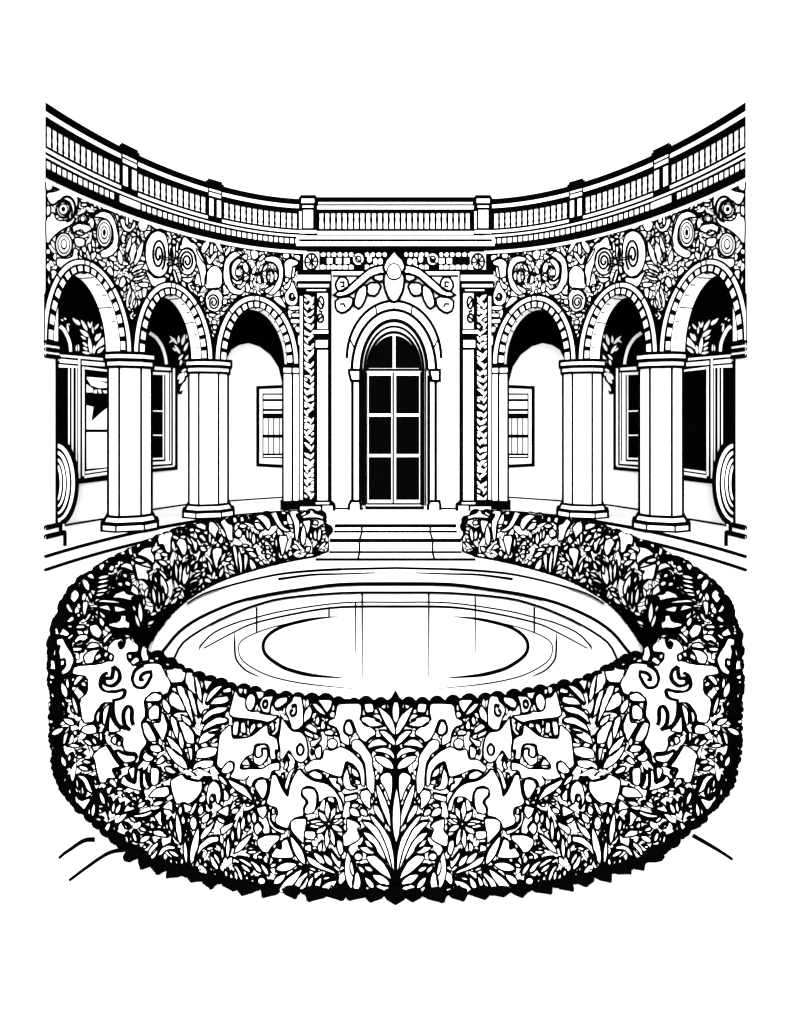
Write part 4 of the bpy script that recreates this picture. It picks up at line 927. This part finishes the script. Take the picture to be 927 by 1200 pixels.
plant('pointed_leaf_plant', 'plant', 'spiky upright leaves on the outer %s rim of the hedge, facing the terrace',
 (WI, """255 350 280 400 305 440 300 490 275 470 265 410|200 400 230 460 255 510 225 555 190 510 140 490 200 480|235 415 260 420 255 450 235 440|135 515 165 540 175 590 150 570|165 525 200 560 225 610 195 600 180 570|L103 575 132 575 12|110 600 150 600 160 650 125 645|180 655 215 620 230 650 200 665|265 545 295 545 290 610 275 645 265 600|240 610 260 620 255 640 235 635|L300 488 312 542 20|L298 372 328 417 30|L188 682 222 690 18|L303 600 332 584 14|330 610 350 640 350 660 330 640|L380 702 358 638 28|L388 652 350 603 22|L303 660 332 660 18"""))
plant('blade_plant', 'plant', 'narrow grassy blades on the inner side of the %s hedge arm, above the pool',
 (WI, """L670 547 654 436 26|630 480 640 450 648 512 634 505|L584 662 575 526 34|L576 688 544 598 26|L550 592 534 548 22|L605 562 600 498 18|L745 402 688 338 24|L747 317 684 288 30|L740 492 700 366 40|L720 542 715 438 18|L695 562 690 438 18|L680 422 664 378 20|L750 342 756 308 20|L805 412 790 288 24|L814 422 826 292 26|L840 434 866 292 46|L760 392 770 328 16|L634 602 620 578 16|L618 666 668 638 24|L618 682 658 664 14|L778 502 824 468 22|C825 535 8 16|L788 462 832 450 20|L868 442 928 408 20|L868 467 928 440 20|L878 492 922 474 26|900 310 925 290 925 330 890 350|L714 572 742 556 14
L706 610 722 592 12|L700 640 718 625 12|L752 590 770 575 12|C640 750 6 10|C592 752 5 8|L650 720 656 750 10"""))
plant('tulip_flower', 'flower', 'pale cupped blooms along the top of the %s hedge arm, near the middle column',
 (WI, "700 130 730 125 760 130 770 115 790 140 770 170 765 250 735 240 725 200 695 205|795 190 820 160 855 170 865 220 850 260 830 255 810 210|870 155 910 160 925 190 925 240 905 230 890 180|885 260 910 265 905 285 885 280|L812 140 812 112 14|L832 140 838 112 14|L872 128 860 98 16|885 100 912 108 900 130 885 128"),
 (WJ, "70 200 110 200 130 215 125 245 70 225|140 220 165 185 205 225 185 260 180 290 160 265 140 250|210 195 240 170 255 200 285 210 280 260 285 300 250 295 235 240|285 170 305 160 315 190 290 205|135 255 155 260 150 330 135 300|75 275 100 260 125 290 115 310|190 300 215 265 230 290 215 320|L232 312 258 320 20|5 280 30 270 55 300 75 310 65 370 45 360 40 330 15 310|L83 335 128 357 30|C35 392 14 13|L5 245 20 218 16|25 235 55 225 60 250 30 255"))
plant('trumpet_lily', 'flower', 'slender trumpet lily with a pointed bell in the middle of the %s hedge arm',
 (WJ, """155 350 185 335 220 340 215 390 185 470 165 420|L193 432 252 352 24|L234 412 282 394 26|L238 382 272 358 16|245 440 275 430 295 470 255 460|L198 512 226 446 26|L276 527 228 476 26|L200 545 216 508 24|L157 492 130 402 22|L98 430 132 452 28|275 330 300 320 325 490 300 450|L330 492 315 336 26|345 365 375 385 350 500 345 430|L416 477 378 396 36|L353 345 412 352 24|L368 358 432 397 28|L408 400 442 410 28|L460 467 440 438 18|L333 325 378 325 18|40 480 55 430 85 410 80 450|L8 492 22 416 22|L108 518 158 537 30|L43 512 102 478 18|L18 547 82 518 22|L18 582 78 543 20|L20 602 44 576 18|L74 590 90 560 16|C42 612 12 12|C105 560 10 14|L132 540 140 570 12"""))
plant('cone_plant', 'plant', 'plain inverted white cone among leaves near the pool end of the %s hedge arm',
 (WJ, """545 262 612 268 572 402|330 165 350 160 355 190 330 195|370 170 385 155 390 195|L318 215 372 215 26|290 255 315 225 340 245 330 280 300 275|415 160 460 145 500 170 510 210 490 240 465 200 440 175|405 195 440 195 475 235 425 235|510 145 545 130 555 170 580 215 630 240 590 245 550 220|L370 292 365 222 18|L385 302 385 228 16|L405 322 405 248 26|L430 312 425 268 14|L468 275 512 270 20|L540 342 535 268 16|C485 335 12|C460 300 11|C490 385 14|C511 352 10|C525 376 11|C463 362 9|C460 330 8|C516 312 11|C545 430 12 9"""))
plant('orchid_flower', 'flower', 'large ragged white bloom at the tip of the %s hedge arm beside the steps',
 (WJ, """560 115 605 140 600 150 575 150|620 140 640 110 685 140 655 150 680 190 665 300 650 290 645 200|L695 328 700 200 34|690 182 745 175 735 230 720 270 710 220|660 150 690 160 740 140 745 105 765 140 820 155 810 175 780 165 745 165 690 170|760 175 785 185 780 205 750 200|L770 292 765 228 24|L785 302 796 212 24|L745 287 740 238 16|L808 212 827 198 14|L803 252 832 238 18|L798 302 822 284 18|620 330 650 310 680 350 650 345|605 370 620 345 640 370 615 390|L598 402 622 420 16|L638 402 662 405 16|L708 382 768 374 24|L712 358 738 326 28|L768 332 798 318 14|575 185 600 180 610 200 585 210|600 205 635 200 640 230"""))

def build_hedge():
    t = thing('ring_hedge', 'dense horseshoe hedge of inked leaves round the pool, open at the steps', 'hedge', loc=(0, 3.7, 0))
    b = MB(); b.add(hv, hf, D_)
    # rounded leaf clumps where the hedge turns away from the front: foot, crest, outer and inner flanks
    rnd = random.Random(3)
    cl = MB()
    def garland(u0, u1, v, k=1.0, flat=1.0, gap=1.75):
        for s in (-1, 1):
            u = u0; line = []
            while u < u1:
                st = station(u); q = hpt(u, v, s); dist = math.hypot(q.x, q.y); st2 = station(min(1, u + .004))
                sp = max(.6, math.hypot(st2[0] - st[0], st2[1] - st[1]) / .004)
                r = (.022 + .0056 * dist) * k
                rr = r * rnd.uniform(.85, 1.25); q.z = max(q.z, rr * flat * .6)
                cl.ball(q, rr, D_, flat, 9, 7); line.append(q)
                u += rnd.uniform(gap * .8, gap * 1.15) * r / sp
            for a, c in zip(line, line[1:]): cl.tube([a, c], (.022 + .0056 * a.length) * k * .5, D_, 5)
    garland(0, .3, .58, 1.0, 1.0, 2.1)         # crest over the pool
    garland(.5, .995, .36, 1.15, 1.0, 1.9)
    garland(.5, .995, .26, 1.2, 1.0, 1.9)      # outer crest of the arms
    garland(0, .66, .004, 1.15, .6, 1.9)       # outer foot
    garland(.42, .6, .2, .85, 1.0, 2.0)        # outer shoulders
    garland(.5, .985, .985, .5, .7, 1.2)       # inner foot
    for s in (-1, 1):                          # leaf tips spreading on the ground at the foot
        u = 0.0
        while u < .6:
            q = hpt(u, .004, s); e = hpt(u + .002, .004, s); dirn = Vector((e.x - q.x, e.y - q.y, 0)); sp = dirn.length / .002; dirn.normalize()
            out = Vector((dirn.y, -dirn.x, 0)); mid = Vector((0, 8.0, 0))
            if out.dot(q - mid) < 0: out = -out
            wd = rnd.uniform(.055, .08); ln = (rnd.uniform(.07, .1) if u < .22 else rnd.uniform(.05, .07)) if u > 0 else .1; q.z = 0
            tip = q + out * ln + dirn * rnd.uniform(-.03, .03) * (u > 0); up = Vector((0, 0, .05))
            a, c, dn, r0 = q - dirn * wd, q + dirn * wd, Vector((0, 0, .004)), q - out * .06
            bl = .6 if u < .22 else .85; a2 = q - dirn * wd * bl + out * ln * .62; c2 = q + dirn * wd * bl + out * ln * .62
            pk = .2 if u < .2 else .55; a3 = tip - dirn * wd * pk - out * ln * .12; c3 = tip + dirn * wd * pk - out * ln * .12
            rim_ = [a, a2, a3, tip, c3, c2, c, r0]
            vs = [w_ + dn for w_ in rim_] + [a + up, a2 + up * .7, a3 + dn * 4, tip + dn * 3, c3 + dn * 4, c2 + up * .7, c + up, r0 + up, (q + out * ln * .4) + up * 1.3]
            cl.add(vs, [tuple(range(8))] + [(k, (k + 1) % 8, 8 + (k + 1) % 8, 8 + k) for k in range(8)] + [(8 + k, 8 + (k + 1) % 8, 16) for k in range(8)], D_)
            u += rnd.uniform(.085, .125) / sp
    q = hpt(0, .58, -1); cl.add([q + Vector((-.06, 0, -.02)), q + Vector((.06, 0, -.02)), q + Vector((0, -.04, -.02)), q + Vector((0, .04, -.02)), q + Vector((0, 0, .085))], [(0, 2, 4), (2, 1, 4), (1, 3, 4), (3, 0, 4)], D_)
    for k in range(5200):
        u = rnd.uniform(0, .995); v = rnd.uniform(.01, .99); s = rnd.choice((-1, 1)); e = .004
        q = hpt(u, v, s); n = (hpt(min(u + e, .999), v, s) - q).cross(hpt(u, min(v + e, .999), s) - q)
        if n.length < 1e-9: continue
        n.normalize(); mid = Vector((station(u)[0] * .5 + station(u)[2] * .5, station(u)[1] * .5 + station(u)[3] * .5, .35))
        if s > 0: mid.x = -mid.x
        if n.dot(q - mid) < 0: n = -n
        if n.dot((EYEV - q).normalized()) > .12: continue
        rr = (.024 + .0018 * q.y) * rnd.uniform(.7, 1.15); q = q - n * rr * .35
        if q.z < rr * .4: continue
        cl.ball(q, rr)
        if rnd.random() < .35 and v > .08:     # pale leaves on the flanks that face away from the front
            a = Vector((rnd.uniform(-1, 1), rnd.uniform(-1, 1), rnd.uniform(-1, 1))); a = (a - n * a.dot(n)).normalized(); c = n.cross(a)
            o = q + n * rr * 1.15; L = rr * rnd.uniform(1.4, 2.2); w = L * .34
            if n.dot((EYEV - q).normalized()) < -.12:
                cl.add([o - a * L, o + c * w - n * .01, o + a * L, o - c * w - n * .01], [(0, 1, 2), (0, 2, 3)], L_)
    b.build('foliage_mass', t); cl.build('leaf_clump', t)
    # traced plants
    for name, cat, label, parts, part, petals, single in PLANTS:
        for mirror in (False, True):
            if single == 'both' and mirror: continue
            side = 'right' if mirror else 'left'
            lab = label.replace('%s', side)
            mbs = MB(); tends = []
            for win, txt in parts:
                sh = parse(win, txt); base = None
                for q in sh:
                    if q[0] == 'p' : base = q[1] if (base is None or len(q[1]) > len(base)) else base
                for m in ((False, True) if single == 'both' else (mirror,)):
                    if single == 'both' and m: sh = [q for q in sh if abs(sum(c[0] for c in q[1]) / len(q[1]) - CX) > 2]
                    lay(mbs, [q for q in sh if q[0] == 'p'], m)
                    for q in sh:
                        if q[0] != 'p': tb = MB(); lay(tb, [q], m); tends.append(tb)
            if not mbs.v: continue
            ys = [v for v in mbs.v]; c = tuple(sum(v[i] for v in ys) / len(ys) for i in (0, 1)); zl = min(v[2] for v in ys)
            pt = thing(name, lab, cat, None if single else cat + 's of the hedge', loc=(c[0], c[1], zl))
            mbs.build(part, pt)
            for tb in tends:
                if tb.v: tb.build('tendril', pt)
            if petals:
                win, (x0, y0), tips, w, gap = petals; ox, oy = win
                for tp in tips.split('|'):
                    x1, y1 = [float(q) for q in tp.split()]; L = math.hypot(x1 - x0, y1 - y0)
                    p = [(ox + x / Z5, oy + y / Z5) for x, y in leafpoly(x0 + (x1 - x0) * gap / L, y0 + (y1 - y0) * gap / L, x1, y1, w)]
                    pb = MB(); lay(pb, [('p', p)], mirror); pb.build('petal', pt)
    # small leaves between the plants
    rnd = random.Random(11); fills = []
    zones = [(50, 463, 590, 1056)]
    LV = np.zeros((1200, 470), np.int8)        # how many leaves already lie one over another
    fb = MB()
    def try_leaf(p, top=5):
        k = mark(p)
        if k is True: return False
        x0, x1, y0, y1, r = k
        if x1 > 462 or x0 < 50 or r.sum() < 5: return False
        cover = (r & OCC[y0:y1 + 1, x0:x1 + 1]).sum() / r.sum()
        g = grown(r, 1); lv = int(LV[y0:y1 + 1, x0:x1 + 1][g].max()) + 1
        if cover > .35 or lv > (2 if (g & OCC[y0:y1 + 1, x0:x1 + 1]).any() else top): return False
        cs = [cast(*q) for q in p]
        if any(c[0] is None for c in cs): return False
        ys = [c[0].y for c in cs]
        if max(ys) - min(ys) > .5 or min(c[0].z for c in cs) < .04: return False
        if min(c[1].dot((EYEV - c[0]).normalized()) for c in cs) < .2: return False
        LV[y0:y1 + 1, x0:x1 + 1][g] = lv
        h = .001 + lv * .0048
        for m in (False, True):
            M = hedge_map(p, m)
            if M: fb.plate(M, grow(p, 1.25), -.01, h, D_, D_); fb.plate(M, p, h - .002, h + .0024, L_, L_)
        return True
    def free(x, y): return not OCC[int(y), int(x)] and LV[int(y), int(x)] == 0
    for size, tries, any_ in ((36, 700, True), (28, 1200, False), (19, 1800, False), (12, 3000, False)):
        for _ in range(tries):
            x, y = rnd.uniform(56, 462), rnd.uniform(596, 1050)
            if cast(round(x), round(y))[0] is None or OCC[int(y), int(x)] or not (any_ or free(x, y)): continue
            sz = size * (.8 if y < 700 else 1.0)
            if rnd.random() < .6:              # a spray of blades from one root
                n = rnd.randint(4, 7); a0 = -1.57 + rnd.gauss(0, .4)
                for q in sorted(range(n), key=lambda q: -abs(q - (n - 1) / 2)):
                    a = a0 + (q / (n - 1) - .5) * 2.4; L = sz * rnd.uniform(.75, 1.15); w = sz * rnd.uniform(.2, .28)
                    try_leaf(leafpoly(x, y + sz * .4, x + L * math.cos(a), y + sz * .4 + L * math.sin(a), w, rnd.uniform(-.1, .1)))
            else:                              # single broad leaf
                a = rnd.gauss(-1.57, .8); L = sz * rnd.uniform(.6, 1.0); w = L * rnd.uniform(.38, .55)
                try_leaf(leafpoly(x - L / 2 * math.cos(a), y - L / 2 * math.sin(a), x + L / 2 * math.cos(a), y + L / 2 * math.sin(a), w, rnd.uniform(-.12, .12)))
    for _ in range(3500):
        x, y = rnd.uniform(56, 462), rnd.uniform(596, 1050)
        if free(x, y):
            a = rnd.gauss(-1.57, .9); L = rnd.uniform(5, 8)
            try_leaf(leafpoly(x - L / 2 * math.cos(a), y - L / 2 * math.sin(a), x + L / 2 * math.cos(a), y + L / 2 * math.sin(a), L * .42), 3)
    o = fb.build('small_leaf', t, kind='stuff')
build_hedge()

# ------------------------------------------------------------------ light, camera
w = bpy.data.worlds.new('World'); SC.world = w; w.use_nodes = True
nt = w.node_tree; bg = nt.nodes['Background']
sky = nt.nodes.new('ShaderNodeTexSky'); sky.sky_type = 'NISHITA'; sky.sun_disc = False
EL, AZ = math.radians(16), math.radians(180)
sky.sun_elevation = EL; sky.sun_rotation = AZ; sky.dust_density = 3.0; sky.air_density = .7; sky.ozone_density = .3
mx = nt.nodes.new('ShaderNodeMix'); mx.data_type = 'RGBA'; mx.inputs['Factor'].default_value = .93     # bright even overcast over the clear sky
mx.inputs['B'].default_value = (6.4, 6.4, 6.4, 1)
nt.links.new(sky.outputs['Color'], mx.inputs['A']); nt.links.new(mx.outputs['Result'], bg.inputs['Color']); bg.inputs['Strength'].default_value = .15
sl = bpy.data.lights.new('sun', 'SUN'); sl.energy = 4.0; sl.angle = math.radians(45); sl.color = (1, .99, .97)
so = bpy.data.objects.new('sun', sl); COL.objects.link(so)
dirv = Vector((math.sin(AZ) * math.cos(EL), math.cos(AZ) * math.cos(EL), math.sin(EL)))
so.rotation_euler = dirv.to_track_quat('Z', 'Y').to_euler(); so.location = dirv * 50
cd = bpy.data.cameras.new('camera'); co = bpy.data.objects.new('camera', cd); COL.objects.link(co)
co.location = (0, 0, EYE); co.rotation_euler = (math.pi / 2, 0, 0)
cd.sensor_fit = 'VERTICAL'; cd.sensor_height = 36; cd.lens = 36 * F / 1200
cd.shift_y = -(600 - HY) / 1200; cd.clip_end = 3000; cd.clip_start = .05
SC.camera = co
SC.view_settings.view_transform = 'Standard'; SC.view_settings.look = 'None'; SC.view_settings.gamma = 1; SC.view_settings.use_curve_mapping = False
SC.view_settings.exposure = 1.3
SC.cycles.max_bounces = 12; SC.cycles.diffuse_bounces = 10; SC.cycles.use_denoising = True
